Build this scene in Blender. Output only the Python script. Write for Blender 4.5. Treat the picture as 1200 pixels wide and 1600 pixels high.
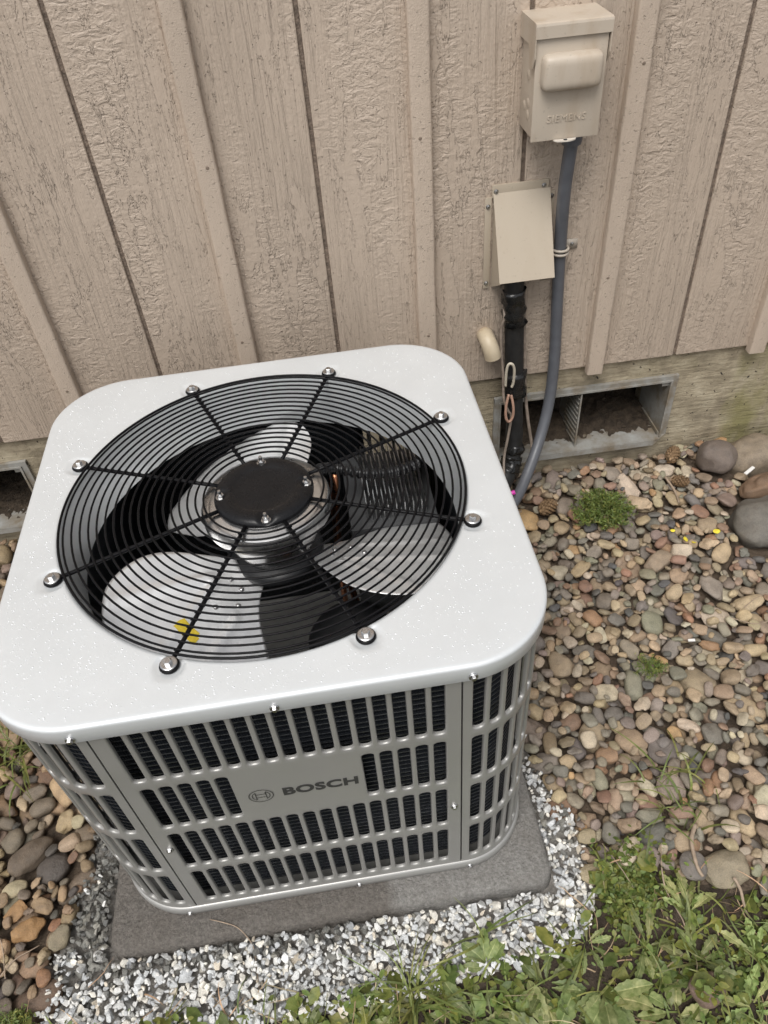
import bpy, bmesh, math, random
import numpy as np
from mathutils import Vector, Matrix, noise

random.seed(11)
RNG = np.random.default_rng(11)
PI = math.pi
scene = bpy.context.scene
for o in list(bpy.data.objects):
    bpy.data.objects.remove(o, do_unlink=True)
COL = scene.collection

# ------------------------------------------------------------------ camera
CAM_POS = Vector((0.1257, -0.8849, 1.4615))
CAM_F, PITCH, ROLL, YAW = 1192.2, 0.7706, -0.0937, -0.0626
def cam_axes():
    right = Vector((1, 0, 0)); fwd = Vector((0, math.cos(PITCH), -math.sin(PITCH))); up = Vector((0, math.sin(PITCH), math.cos(PITCH)))
    r2 = math.cos(ROLL) * right + math.sin(ROLL) * up
    u2 = -math.sin(ROLL) * right + math.cos(ROLL) * up
    R = Matrix.Rotation(YAW, 3, 'Z')
    return R @ r2, R @ u2, R @ fwd
CR, CU, CF = cam_axes()
cam_data = bpy.data.cameras.new('camera')
cam_data.sensor_fit = 'HORIZONTAL'
cam_data.sensor_width = 36.0
cam_data.lens = 36.0 * CAM_F / 1200.0
cam_data.clip_start = 0.02
cam_data.clip_end = 400.0
cam = bpy.data.objects.new('camera', cam_data)
COL.objects.link(cam)
cam.matrix_world = Matrix(((CR.x, CU.x, -CF.x, CAM_POS.x), (CR.y, CU.y, -CF.y, CAM_POS.y), (CR.z, CU.z, -CF.z, CAM_POS.z), (0, 0, 0, 1)))
scene.camera = cam

# ------------------------------------------------------------------ world, sun, exposure (overcast day)
SUN_EL, SUN_AZ = math.radians(60), math.radians(206)     # azimuth measured clockwise from +Y
world = bpy.data.worlds.new('World')
scene.world = world
world.use_nodes = True
wn, wl = world.node_tree.nodes, world.node_tree.links
wn.clear()
sky = wn.new('ShaderNodeTexSky'); sky.sky_type = 'NISHITA'; sky.sun_disc = False
sky.sun_elevation = SUN_EL; sky.sun_rotation = SUN_AZ
sky.dust_density = 3.0; sky.air_density = 1.0; sky.ozone_density = 1.0
hs = wn.new('ShaderNodeHueSaturation'); hs.inputs['Saturation'].default_value = 0.16
bg = wn.new('ShaderNodeBackground'); bg.inputs['Strength'].default_value = 0.125
wo = wn.new('ShaderNodeOutputWorld')
wl.new(sky.outputs[0], hs.inputs['Color']); wl.new(hs.outputs[0], bg.inputs['Color']); wl.new(bg.outputs[0], wo.inputs[0])
sun_data = bpy.data.lights.new('sun', 'SUN')
sun_data.energy = 1.5; sun_data.angle = math.radians(32); sun_data.color = (1.0, 0.965, 0.92)
sun = bpy.data.objects.new('sun', sun_data); COL.objects.link(sun)
sdir = Vector((math.sin(SUN_AZ) * math.cos(SUN_EL), math.cos(SUN_AZ) * math.cos(SUN_EL), math.sin(SUN_EL)))
sun.rotation_euler = sdir.to_track_quat('Z', 'Y').to_euler()
sun.location = sdir * 6
scene.view_settings.view_transform = 'Standard'
scene.view_settings.look = 'None'
scene.view_settings.gamma = 1.0
scene.view_settings.use_curve_mapping = False
scene.view_settings.exposure = 0.40
scene.cycles.max_bounces = 8
scene.cycles.diffuse_bounces = 4
scene.cycles.glossy_bounces = 4
scene.cycles.transmission_bounces = 6
scene.cycles.caustics_reflective = False
scene.cycles.caustics_refractive = False

# ------------------------------------------------------------------ helpers
def link(o, parent=None):
    COL.objects.link(o)
    if parent is not None:
        o.parent = parent
    return o
def tag(o, label=None, cat=None, group=None, kind=None):
    if label: o['label'] = label
    if cat: o['category'] = cat
    if group: o['group'] = group
    if kind: o['kind'] = kind
    return o
def empty(name, loc, rz=0.0):
    o = bpy.data.objects.new(name, None)
    o.empty_display_size = 0.05
    o.location = loc; o.rotation_euler = (0, 0, rz)
    return link(o)
def mesh_data(name, V, F, mat=None, smooth=True):
    me = bpy.data.meshes.new(name)
    me.from_pydata([tuple(v) for v in V], [], F)
    if mat is not None:
        for m in (mat if isinstance(mat, (list, tuple)) else [mat]):
            me.materials.append(m)
    if smooth:
        me.polygons.foreach_set('use_smooth', [True] * len(me.polygons))
    me.update()
    return me
def obj(name, V, F, mat=None, parent=None, smooth=True):
    return link(bpy.data.objects.new(name, mesh_data(name, V, F, mat, smooth)), parent)
def bm_obj(name, bm, mat=None, parent=None, smooth=False):
    me = bpy.data.meshes.new(name)
    bm.normal_update()
    bm.to_mesh(me); bm.free()
    if mat is not None:
        for m in (mat if isinstance(mat, (list, tuple)) else [mat]):
            me.materials.append(m)
    if smooth:
        me.polygons.foreach_set('use_smooth', [True] * len(me.polygons))
    return link(bpy.data.objects.new(name, me), parent)
def copy_obj(o, parent=None, loc=None, rot=None):
    c = o.copy(); COL.objects.link(c)
    if parent is not None: c.parent = parent
    if loc is not None: c.location = loc
    if rot is not None: c.rotation_euler = rot
    return c

class MB:
    """collects geometry for one mesh"""
    def __init__(self): self.V = []; self.F = []
    def add(self, V, F):
        n = len(self.V); self.V += [tuple(v) for v in V]; self.F += [tuple(i + n for i in f) for f in F]
        return self
    def build(self, name, mat, parent=None, smooth=True):
        return obj(name, self.V, self.F, mat, parent, smooth)

def box_vf(x0, x1, y0, y1, z0, z1):
    V = [(x0, y0, z0), (x1, y0, z0), (x1, y1, z0), (x0, y1, z0), (x0, y0, z1), (x1, y0, z1), (x1, y1, z1), (x0, y1, z1)]
    F = [(0, 3, 2, 1), (4, 5, 6, 7), (0, 1, 5, 4), (1, 2, 6, 5), (2, 3, 7, 6), (3, 0, 4, 7)]
    return V, F
def bevel_box(name, x0, x1, y0, y1, z0, z1, bev, mat, parent=None, seg=2, smooth=True):
    bm = bmesh.new()
    V, F = box_vf(x0, x1, y0, y1, z0, z1)
    vs = [bm.verts.new(v) for v in V]
    for f in F: bm.faces.new([vs[i] for i in f])
    if bev > 0:
        bmesh.ops.bevel(bm, geom=list(bm.edges), offset=bev, segments=seg, profile=0.6, affect='EDGES')
    o = bm_obj(name, bm, mat, parent, False)
    if smooth: shade_auto(o)
    return o
def shade_auto(o, ang=40):
    o.data.polygons.foreach_set('use_smooth', [True] * len(o.data.polygons))
    try:
        o.data.set_sharp_from_angle(angle=math.radians(ang))
    except Exception:
        pass
def lathe(prof, n=48, cx=0, cy=0, closed=False):
    """prof: list of (r, z); r==0 collapses"""
    V = []; F = []
    idx = []
    for r, z in prof:
        if r < 1e-6:
            idx.append([len(V)] * n); V.append((cx, cy, z))
        else:
            idx.append(list(range(len(V), len(V) + n)))
            V += [(cx + r * math.cos(2 * PI * k / n), cy + r * math.sin(2 * PI * k / n), z) for k in range(n)]
    for a, b in zip(idx[:-1], idx[1:]):
        for k in range(n):
            q = (a[k], a[(k + 1) % n], b[(k + 1) % n], b[k])
            q2 = tuple(dict.fromkeys(q))
            if len(q2) >= 3: F.append(q2)
    return V, F
def catmull(P, n=8):
    P = [Vector(p) for p in P]
    Q = [2 * P[0] - P[1]] + P + [2 * P[-1] - P[-2]]
    out = []
    for i in range(1, len(Q) - 2):
        a, b, c, d = Q[i - 1:i + 3]
        for k in range(n):
            t = k / n
            out.append(0.5 * ((2 * b) + (c - a) * t + (2 * a - 5 * b + 4 * c - d) * t * t + (-a + 3 * b - 3 * c + d) * t ** 3))
    out.append(Q[-2])
    return out
def tube(path, rad, seg=10, caps=True, flat=1.0):
    """sweep; rad a number or function(i, n)"""
    P = [Vector(p) for p in path]; n = len(P)
    T = [(P[min(i + 1, n - 1)] - P[max(i - 1, 0)]).normalized() for i in range(n)]
    ref = Vector((0, 0, 1)) if abs(T[0].z) < 0.9 else Vector((1, 0, 0))
    N = (ref - T[0] * ref.dot(T[0])).normalized()
    V = []; F = []
    for i in range(n):
        N = (N - T[i] * N.dot(T[i])).normalized()
        B = T[i].cross(N)
        r = rad(i, n) if callable(rad) else rad
        for k in range(seg):
            a = 2 * PI * k / seg
            V.append(P[i] + N * (math.cos(a) * r * flat) + B * (math.sin(a) * r))
    for i in range(n - 1):
        for k in range(seg):
            a = i * seg + k; b = i * seg + (k + 1) % seg
            F.append((a, b, b + seg, a + seg))
    if caps:
        F.append(tuple(reversed(range(seg)))); F.append(tuple(range((n - 1) * seg, n * seg)))
    return V, F
def torus(R, r, z=0, n=96, m=6, cx=0, cy=0):
    V = []; F = []
    for i in range(n):
        a = 2 * PI * i / n
        for j in range(m):
            b = 2 * PI * j / m
            rr = R + r * math.cos(b)
            V.append((cx + rr * math.cos(a), cy + rr * math.sin(a), z + r * math.sin(b)))
    for i in range(n):
        for j in range(m):
            F.append((i * m + j, ((i + 1) % n) * m + j, ((i + 1) % n) * m + (j + 1) % m, i * m + (j + 1) % m))
    return V, F
def rr_sdf(x, y, h, r):
    qx = abs(x) - (h - r); qy = abs(y) - (h - r)
    return math.hypot(max(qx, 0), max(qy, 0)) + min(max(qx, qy), 0) - r
def rr_point(th, h, r):
    c, s = math.cos(th), math.sin(th)
    lo, hi = 0.0, h * 1.5
    for _ in range(40):
        m = (lo + hi) / 2
        if rr_sdf(c * m, s * m, h, r) < 0: lo = m
        else: hi = m
    return c * lo, s * lo
def hermite(t): t = max(0.0, min(1.0, t)); return t * t * (3 - 2 * t)

# ------------------------------------------------------------------ materials
def new_mat(name):
    m = bpy.data.materials.new(name); m.use_nodes = True
    return m, m.node_tree, m.node_tree.nodes['Principled BSDF']
class NT:
    """small wrapper to wire shader nodes"""
    def __init__(self, tree): self.t = tree
    def n(self, kind, **kw):
        nd = self.t.nodes.new(kind)
        for k, v in kw.items():
            if k in nd.inputs: nd.inputs[k].default_value = v
            else: setattr(nd, k, v)
        return nd
    def l(self, a, b): self.t.links.new(a, b)
    def coords(self, kind='Object', scale=(1, 1, 1), rand=False):
        tc = self.n('ShaderNodeTexCoord')
        mp = self.n('ShaderNodeMapping'); mp.inputs['Scale'].default_value = scale
        src = tc.outputs[kind]
        if rand:
            oi = self.n('ShaderNodeObjectInfo')
            mul = self.n('ShaderNodeMath', operation='MULTIPLY'); self.l(oi.outputs['Random'], mul.inputs[0]); mul.inputs[1].default_value = 37.0
            ad = self.n('ShaderNodeVectorMath', operation='ADD'); self.l(src, ad.inputs[0]); self.l(mul.outputs[0], ad.inputs[1])
            src = ad.outputs[0]
        self.l(src, mp.inputs['Vector'])
        return mp.outputs[0]
    def noise(self, vec, scale, detail=4, rough=0.55, dist=0.0):
        nd = self.n('ShaderNodeTexNoise'); nd.inputs['Scale'].default_value = scale; nd.inputs['Detail'].default_value = detail
        nd.inputs['Roughness'].default_value = rough; nd.inputs['Distortion'].default_value = dist
        if vec is not None: self.l(vec, nd.inputs['Vector'])
        return nd.outputs['Fac']
    def ramp(self, fac, stops, interp='LINEAR'):
        r = self.n('ShaderNodeValToRGB'); r.color_ramp.interpolation = interp
        el = r.color_ramp.elements
        while len(el) < len(stops): el.new(0.5)
        for e, (p, c) in zip(el, stops):
            e.position = p; e.color = (c if len(c) == 4 else (*c, 1)) if not isinstance(c, (int, float)) else (c, c, c, 1)
        self.l(fac, r.inputs[0])
        return r.outputs['Color']
    def mix(self, fac, a, b, mode='MIX'):
        m = self.n('ShaderNodeMix'); m.data_type = 'RGBA'; m.blend_type = mode
        for s, v in ((m.inputs['Factor'], fac), (m.inputs['A'], a), (m.inputs['B'], b)):
            pass
        ins = [i for i in m.inputs if i.type == 'RGBA']
        f = m.inputs[0]
        for s, v in ((f, fac), (ins[0], a), (ins[1], b)):
            if isinstance(v, (int, float)): s.default_value = v if s is f else (v, v, v, 1)
            elif isinstance(v, tuple): s.default_value = v if len(v) == 4 else (*v, 1)
            else: self.l(v, s)
        return [o for o in m.outputs if o.type == 'RGBA'][0]
    def math(self, op, a, b=None, clamp=False):
        m = self.n('ShaderNodeMath', operation=op); m.use_clamp = clamp
        for i, v in enumerate((a, b)):
            if v is None: continue
            if isinstance(v, (int, float)): m.inputs[i].default_value = v
            else: self.l(v, m.inputs[i])
        return m.outputs[0]
    def bump(self, h, strength, dist, bsdf, base=None):
        b = self.n('ShaderNodeBump'); b.inputs['Strength'].default_value = strength; b.inputs['Distance'].default_value = dist
        self.l(h, b.inputs['Height'])
        if base is not None: self.l(base, b.inputs['Normal'])
        if bsdf is not None: self.l(b.outputs[0], bsdf.inputs['Normal'])
        return b.outputs[0]
    def sep(self, vec):
        s = self.n('ShaderNodeSeparateXYZ'); self.l(vec, s.inputs[0]); return s.outputs

def simple(name, col, rough=0.5, metal=0.0, var=0.0, vscale=40, bump=0.0, bscale=300, spec=0.5, coat=0.0):
    m, t, b = new_mat(name); N = NT(t)
    b.inputs['Base Color'].default_value = (*col, 1); b.inputs['Roughness'].default_value = rough; b.inputs['Metallic'].default_value = metal
    b.inputs['Specular IOR Level'].default_value = spec
    b.inputs['Coat Weight'].default_value = coat
    v = N.coords()
    if var > 0:
        f = N.noise(v, vscale, 5)
        c = N.ramp(f, [(0.3, tuple(x * (1 - var) for x in col)), (0.7, tuple(min(1, x * (1 + var)) for x in col))])
        N.l(c, b.inputs['Base Color'])
        r = N.ramp(N.noise(v, vscale * 1.7, 4), [(0.3, max(0, rough - 0.08)), (0.7, min(1, rough + 0.08))])
        N.l(r, b.inputs['Roughness'])
    if bump > 0:
        N.bump(N.noise(v, bscale, 3), 0.6, bump, b)
    return m

MAT = {}
MAT['lid'] = simple('lid_paint', (0.655, 0.678, 0.688), 0.36, 0.25, 0.035, 9, 0.00008, 900, coat=0.1)
MAT['panel'] = simple('panel_paint', (0.335, 0.330, 0.314), 0.36, 0.35, 0.03, 8, 0.00006, 900, coat=0.1)
MAT['pan'] = simple('base_pan_paint', (0.36, 0.356, 0.342), 0.36, 0.35, 0.03, 8)
MAT['black_wire'] = simple('black_coated_wire', (0.005, 0.005, 0.006), 0.42, 0, 0.1, 60, spec=0.15)
MAT['black_plate'] = simple('black_plate_paint', (0.008, 0.008, 0.009), 0.30, 0, 0.1, 60, 0.0003, 420, spec=0.25)
MAT['zinc'] = simple('zinc_plated_steel', (0.55, 0.55, 0.55), 0.3, 1.0, 0.08, 90)
MAT['alu'] = simple('bare_aluminium', (0.90, 0.90, 0.90), 0.36, 0.60, 0.02, 25)
MAT['motor'] = simple('motor_shell', (0.66, 0.66, 0.66), 0.3, 1.0, 0.05, 30)
MAT['dark'] = simple('dark_steel', (0.02, 0.021, 0.023), 0.45, 0, 0.2, 30)
MAT['darkgrey'] = simple('dark_grey_box', (0.075, 0.077, 0.08), 0.45, 0, 0.1, 30)
MAT['copper'] = simple('copper_tube', (0.62, 0.27, 0.15), 0.3, 1.0, 0.2, 50)
MAT['print'] = simple('dark_print', (0.035, 0.035, 0.034), 0.5)
MAT['yellow'] = simple('yellow_label', (0.75, 0.56, 0.04), 0.5, 0, 0.06, 200)
MAT['tape'] = simple('black_vinyl_tape', (0.012, 0.012, 0.012), 0.28, 0, 0.15, 80, 0.0012, 60)
MAT['foam'] = simple('black_pipe_foam', (0.016, 0.016, 0.016), 0.55, 0, 0.2, 60, 0.0008, 120)
MAT['cable'] = simple('painted_cable', (0.27, 0.22, 0.18), 0.5, 0, 0.25, 70)
MAT['cable2'] = simple('white_loop_cable', (0.52, 0.47, 0.38), 0.45, 0, 0.1, 70)
MAT['cable3'] = simple('brown_loop_cable', (0.36, 0.22, 0.16), 0.45, 0, 0.1, 70)
MAT['pink'] = simple('pink_wire_cap', (0.75, 0.05, 0.45), 0.4)
MAT['conduit'] = simple('grey_conduit', (0.098, 0.103, 0.116), 0.42, 0, 0.12, 40)
MAT['strap'] = simple('conduit_strap_paint', (0.42, 0.37, 0.31), 0.5, 0, 0.06, 60)
MAT['water'] = None
m, t, b = new_mat('water_drop')
b.inputs['Base Color'].default_value = (0.66, 0.68, 0.69, 1); b.inputs['Roughness'].default_value = 0.06
b.inputs['Coat Weight'].default_value = 0.5; b.inputs['Coat Roughness'].default_value = 0.03
MAT['water'] = m

def mat_tan_box(name, col, stain=0.3):
    m, t, b = new_mat(name); N = NT(t)
    v = N.coords(); vs = N.coords(scale=(1, 1, 0.25))
    f = N.noise(vs, 22, 5, 0.6)
    s = N.ramp(f, [(0.50, 0.0), (0.72, 1.0)])
    c = N.mix(N.math('MULTIPLY', s, stain), col, tuple(x * y for x, y in zip(col, (0.72, 0.62, 0.5))))
    c2 = N.mix(N.math('MULTIPLY', N.ramp(N.noise(v, 160, 2), [(0.66, 0.0), (0.72, 1.0)]), 0.35), c, tuple(x * 0.6 for x in col))
    N.l(c2, b.inputs['Base Color']); b.inputs['Roughness'].default_value = 0.45
    N.bump(N.noise(v, 260, 3), 0.4, 0.0003, b)
    return m
MAT['box_tan'] = mat_tan_box('disconnect_box_paint', (0.50, 0.432, 0.352), 0.5)
MAT['cover_tan'] = mat_tan_box('line_cover_paint', (0.43, 0.366, 0.284), 0.12)
MAT['plug_tan'] = mat_tan_box('painted_spout', (0.50, 0.42, 0.30), 0.6)

def mat_siding():
    m, t, b = new_mat('embossed_wood_siding'); N = NT(t)
    tc = N.n('ShaderNodeTexCoord'); oi = N.n('ShaderNodeObjectInfo')
    mul = N.math('MULTIPLY', oi.outputs['Random'], 61.0)
    ad = N.n('ShaderNodeVectorMath', operation='ADD'); N.l(tc.outputs['Object'], ad.inputs[0])
    cb = N.n('ShaderNodeCombineXYZ'); N.l(mul, cb.inputs['Y']); N.l(N.math('MULTIPLY', oi.outputs['Random'], 7.3), cb.inputs['Z']); N.l(cb.outputs[0], ad.inputs[1])
    src = ad.outputs[0]
    def mapped(s):
        mp = N.n('ShaderNodeMapping'); mp.inputs['Scale'].default_value = s; N.l(src, mp.inputs['Vector']); return mp.outputs[0]
    grain = N.noise(mapped((88, 1, 4.5)), 1.0, 4, 0.6, 0.8)                # long vertical fibres
    stip = N.noise(mapped((48, 1, 82)), 1.0, 4, 0.6, 0.7)                 # fine cross ripples
    speck = N.noise(mapped((210, 1, 170)), 1.0, 3, 0.6)
    wave = N.n('ShaderNodeTexWave', wave_type='BANDS', bands_direction='X', wave_profile='SAW')
    wave.inputs['Scale'].default_value = 9.0; wave.inputs['Distortion'].default_value = 9.0; wave.inputs['Detail'].default_value = 3.0
    wave.inputs['Detail Scale'].default_value = 1.1; wave.inputs['Detail Roughness'].default_value = 0.6
    N.l(mapped((1.0, 1, 0.17)), wave.inputs['Vector'])
    wsel = N.ramp(N.noise(mapped((6, 1, 1.3)), 1.0, 2, 0.5), [(0.50, 0.0), (0.62, 1.0)])
    maskf = N.noise(mapped((21, 1, 5.0)), 1.0, 6, 0.70, 0.25)
    mask = N.ramp(maskf, [(0.545, 0.0), (0.562, 1.0)])                       # smooth raised flakes with ragged edges
    mask2 = N.ramp(N.noise(mapped((7, 1, 1.6)), 1.0, 3, 0.5), [(0.42, 0.0), (0.58, 1.0)])
    rough = N.mix(N.math('MULTIPLY', mask2, 0.75), grain, stip)
    rough = N.math('ADD', N.math('MULTIPLY', rough, 1.15), N.math('MULTIPLY', speck, 0.17))
    rough = N.math('ADD', rough, N.math('MULTIPLY', N.math('MULTIPLY', wave.outputs['Fac'], wsel), 0.55))
    pits = N.ramp(N.noise(mapped((190, 1, 120)), 1.0, 2, 0.5), [(0.27, 1.0), (0.33, 0.0)])
    rough = N.math('SUBTRACT', rough, N.math('MULTIPLY', pits, 0.38))
    smoothh = N.math('ADD', N.math('MULTIPLY', N.noise(mapped((80, 1, 60)), 1.0, 3), 0.3), 0.85)
    h = N.mix(N.math('MULTIPLY', mask, 0.7), rough, smoothh)
    N.bump(h, 1.0, 0.0058, b)
    base = (0.512, 0.420, 0.337)
    tone = N.ramp(N.noise(mapped((5, 1, 1.3)), 1.0, 4), [(0.3, tuple(x * 0.93 for x in base)), (0.7, tuple(x * 1.05 for x in base))])
    dirt = N.ramp(h, [(0.25, 1.0), (0.62, 0.0)])
    c = N.mix(N.math('MULTIPLY', dirt, 0.14), tone, tuple(x * 0.55 for x in base))
    N.l(c, b.inputs['Base Color']); b.inputs['Roughness'].default_value = 0.46
    b.inputs['Specular IOR Level'].default_value = 0.5
    return m
MAT['siding'] = mat_siding()
def mat_batten():
    m, t, b = new_mat('painted_batten'); N = NT(t)
    v = N.coords(scale=(1, 1, 0.35), rand=True); vv = N.coords(rand=True)
    base = (0.512, 0.420, 0.337)
    f = N.noise(v, 60, 6, 0.65)
    pits = N.ramp(N.noise(vv, 150, 2), [(0.30, 1.0), (0.36, 0.0)])
    c = N.mix(N.math('MULTIPLY', pits, 0.25), N.ramp(N.noise(v, 9, 4), [(0.3, tuple(x * .93 for x in base)), (0.7, tuple(x * 1.06 for x in base))]), tuple(x * .4 for x in base))
    N.l(c, b.inputs['Base Color']); b.inputs['Roughness'].default_value = 0.5
    h = N.math('SUBTRACT', N.math('ADD', f, N.math('MULTIPLY', N.noise(vv, 420, 3), 0.5)), N.math('MULTIPLY', pits, 0.4))
    N.bump(h, 1.0, 0.0022, b)
    return m
MAT['batten'] = mat_batten()
MAT['nail'] = simple('painted_nail', (0.22, 0.17, 0.13), 0.6, 0, 0.2, 200)
MAT['groove'] = simple('groove_backing', (0.17, 0.13, 0.10), 0.8, 0, 0.45, 120, 0.004, 260)
def mat_found():
    m, t, b = new_mat('mossy_board_formed_concrete'); N = NT(t)
    v = N.coords(); vh = N.coords(scale=(0.12, 1, 1)); vd = N.coords(scale=(1, 1, 0.45))
    c = N.ramp(N.noise(v, 14, 7, 0.65), [(0.25, (0.17, 0.14, 0.098)), (0.5, (0.36, 0.305, 0.215)), (0.75, (0.50, 0.44, 0.325))])
    x = N.sep(v)
    mosspatch = N.ramp(N.noise(vd, 7, 5, 0.6), [(0.50, 0.0), (0.66, 1.0)])
    gate = N.ramp(N.math('MULTIPLY', N.math('SUBTRACT', x['X'], 0.95), 4.0, True), [(0.2, 0.12), (0.6, 1.0)])
    c = N.mix(N.math('MULTIPLY', N.math('MULTIPLY', mosspatch, gate), 0.7), c, (0.21, 0.195, 0.065))
    streak = N.ramp(N.noise(vh, 130, 4, 0.6), [(0.36, 1.0), (0.5, 0.0)])
    c = N.mix(N.math('MULTIPLY', streak, 0.3), c, (0.10, 0.085, 0.05))
    pits = N.ramp(N.noise(v, 95, 2), [(0.27, 1.0), (0.31, 0.0)])
    c = N.mix(pits, c, (0.03, 0.026, 0.02))
    N.l(c, b.inputs['Base Color']); b.inputs['Roughness'].default_value = 0.85
    h = N.math('SUBTRACT', N.math('ADD', N.math('MULTIPLY', N.noise(vh, 130, 4), 0.9), N.noise(v, 60, 6, 0.7)), pits)
    N.bump(h, 0.8, 0.004, b)
    return m
MAT['found'] = mat_found()
def mat_vent():
    m, t, b = new_mat('weathered_grey_plastic'); N = NT(t); v = N.coords()
    c = N.ramp(N.noise(v, 16, 6, 0.65), [(0.35, (0.19, 0.155, 0.11)), (0.52, (0.27, 0.26, 0.235)), (0.72, (0.36, 0.365, 0.35))])
    N.l(c, b.inputs['Base Color']); b.inputs['Roughness'].default_value = 0.6
    N.bump(N.noise(v, 200, 3), 0.4, 0.0006, b)
    return m
MAT['vent'] = mat_vent()
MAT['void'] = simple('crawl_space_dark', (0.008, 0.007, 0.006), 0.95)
def mat_soil(name, dark=1.0, tint=(1, 1, 1)):
    m, t, b = new_mat(name); N = NT(t); v = N.coords()
    c = N.ramp(N.noise(v, 45, 8, 0.7), [(0.3, tuple(x * dark * k for x, k in zip((0.030, 0.022, 0.015), tint))), (0.55, tuple(x * dark * k for x, k in zip((0.085, 0.062, 0.043), tint))), (0.75, tuple(x * dark * k for x, k in zip((0.15, 0.115, 0.082), tint)))])
    N.l(c, b.inputs['Base Color']); b.inputs['Roughness'].default_value = 0.9
    N.bump(N.noise(v, 190, 6, 0.75), 1.0, 0.008, b)
    return m
MAT['soil'] = mat_soil('moist_soil')
MAT['bedsoil'] = mat_soil('gritty_soil', 1.7)
MAT['gravelfines'] = mat_soil('gravel_fines', 5.0, (1.0, 1.28, 1.68))
MAT['debris'] = mat_soil('vent_dirt', 0.9, (1.0, 0.98, 0.92))
def mat_pad():
    m, t, b = new_mat('gritty_concrete_pad'); N = NT(t); v = N.coords()
    x = N.sep(v)
    edge = N.math('ADD', N.math('SUBTRACT', x['X'], 0.10), N.math('MULTIPLY', N.math('SUBTRACT', N.noise(v, 7, 5, 0.6), 0.5), 0.22))
    dry = N.ramp(edge, [(0.0, 0.0), (0.045, 1.0)])
    g = N.ramp(N.noise(v, 170, 5, 0.75), [(0.3, 0.0), (0.7, 1.0)]); lg = N.noise(v, 12, 5, 0.6)
    wet = N.mix(g, (0.092, 0.083, 0.073), (0.275, 0.250, 0.222))
    dr = N.mix(g, (0.17, 0.163, 0.15), (0.42, 0.405, 0.38))
    c = N.mix(dry, wet, dr)
    c = N.mix(N.math('MULTIPLY', N.ramp(lg, [(0.4, 0.0), (0.7, 1.0)]), 0.35), c, (0.16, 0.135, 0.11))
    N.l(c, b.inputs['Base Color'])
    N.l(N.mix(dry, 0.55, 0.85), b.inputs['Roughness'])
    N.bump(N.math('ADD', N.noise(v, 150, 5, 0.75), N.math('MULTIPLY', N.noise(v, 40, 4), 0.6)), 1.0, 0.009, b)
    return m
MAT['pad'] = mat_pad()
def mat_stone(name, attr, chip=False):
    m, t, b = new_mat(name); N = NT(t)
    if attr:
        a = N.n('ShaderNodeVertexColor'); a.layer_name = 'tint'; col = a.outputs['Color']
        v = N.coords(scale=(1, 1, 1)); sc = 1.0
    else:
        a = N.n('ShaderNodeObjectInfo'); col = a.outputs['Color']
        tc = N.n('ShaderNodeTexCoord'); geo = N.n('ShaderNodeNewGeometry'); v = geo.outputs['Position']
    big = N.noise(v, 45, 5, 0.6)
    fine = N.noise(v, 420, 3, 0.7)
    k = N.math('ADD', N.math('MULTIPLY', big, 0.75), N.math('MULTIPLY', fine, 0.6))
    kr = N.ramp(k, [(0.42, 0.62), (0.92, 1.50)])
    c = N.mix(1.0, col, kr, 'MULTIPLY')
    if not chip:
        spots = N.ramp(N.noise(v, 800, 2), [(0.62, 0.0), (0.70, 1.0)])
        c = N.mix(N.math('MULTIPLY', spots, 0.35), c, (0.32, 0.29, 0.25))
        dirt = N.ramp(N.noise(v, 20, 5, 0.65), [(0.5, 0.0), (0.75, 1.0)])
        c = N.mix(N.math('MULTIPLY', dirt, 0.35), c, (0.13, 0.095, 0.065))
    N.l(c, b.inputs['Base Color'])
    b.inputs['Roughness'].default_value = 0.62 if not chip else 0.8
    N.l(N.ramp(big, [(0.3, 0.45), (0.7, 0.75)]), b.inputs['Roughness'])
    N.bump(N.math('ADD', fine, N.math('MULTIPLY', N.noise(v, 130, 4, 0.6), 0.9)), 0.7, 0.0026, b)
    return m
MAT['stone_o'] = mat_stone('river_stone', False)
MAT['stone_a'] = mat_stone('river_stone_small', True)
MAT['chip_o'] = mat_stone('crushed_gravel', False, True)
MAT['chip_a'] = mat_stone('crushed_gravel_small', True, True)
def mat_leaf(name, c1, c2, rough=0.45, attr=True):
    m, t, b = new_mat(name); N = NT(t)
    oi = N.n('ShaderNodeObjectInfo'); geo = N.n('ShaderNodeNewGeometry')
    a = N.n('ShaderNodeVertexColor'); a.layer_name = 'tint'
    f = N.noise(geo.outputs['Position'], 70, 5, 0.6)
    c = N.mix(N.ramp(f, [(0.35, 0.0), (0.65, 1.0)]), c1, c2)
    c = N.mix(1.0, c, a.outputs['Color'] if attr else N.mix(1.0, a.outputs['Color'], oi.outputs['Color'], 'MULTIPLY'), 'MULTIPLY')
    N.l(c, b.inputs['Base Color']); b.inputs['Roughness'].default_value = rough
    b.inputs['Specular IOR Level'].default_value = 0.35
    tr = N.n('ShaderNodeBsdfTranslucent'); N.l(c, tr.inputs['Color'])
    mx = N.n('ShaderNodeMixShader'); mx.inputs[0].default_value = 0.22
    out = t.nodes['Material Output']
    N.l(b.outputs[0], mx.inputs[1]); N.l(tr.outputs[0], mx.inputs[2]); N.l(mx.outputs[0], out.inputs['Surface'])
    N.bump(N.noise(geo.outputs['Position'], 220, 3), 0.5, 0.0015, b)
    return m
MAT['leaf'] = mat_leaf('weed_leaf', (0.098, 0.148, 0.040), (0.208, 0.262, 0.098), 0.45, False)
MAT['cover'] = mat_leaf('ground_cover_leaf', (0.096, 0.152, 0.036), (0.195, 0.252, 0.078))
MAT['grass'] = mat_leaf('grass_blade', (0.100, 0.150, 0.036), (0.20, 0.25, 0.080))
MAT['straw'] = mat_leaf('dry_straw', (0.33, 0.27, 0.16), (0.46, 0.40, 0.26), 0.6)
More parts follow.
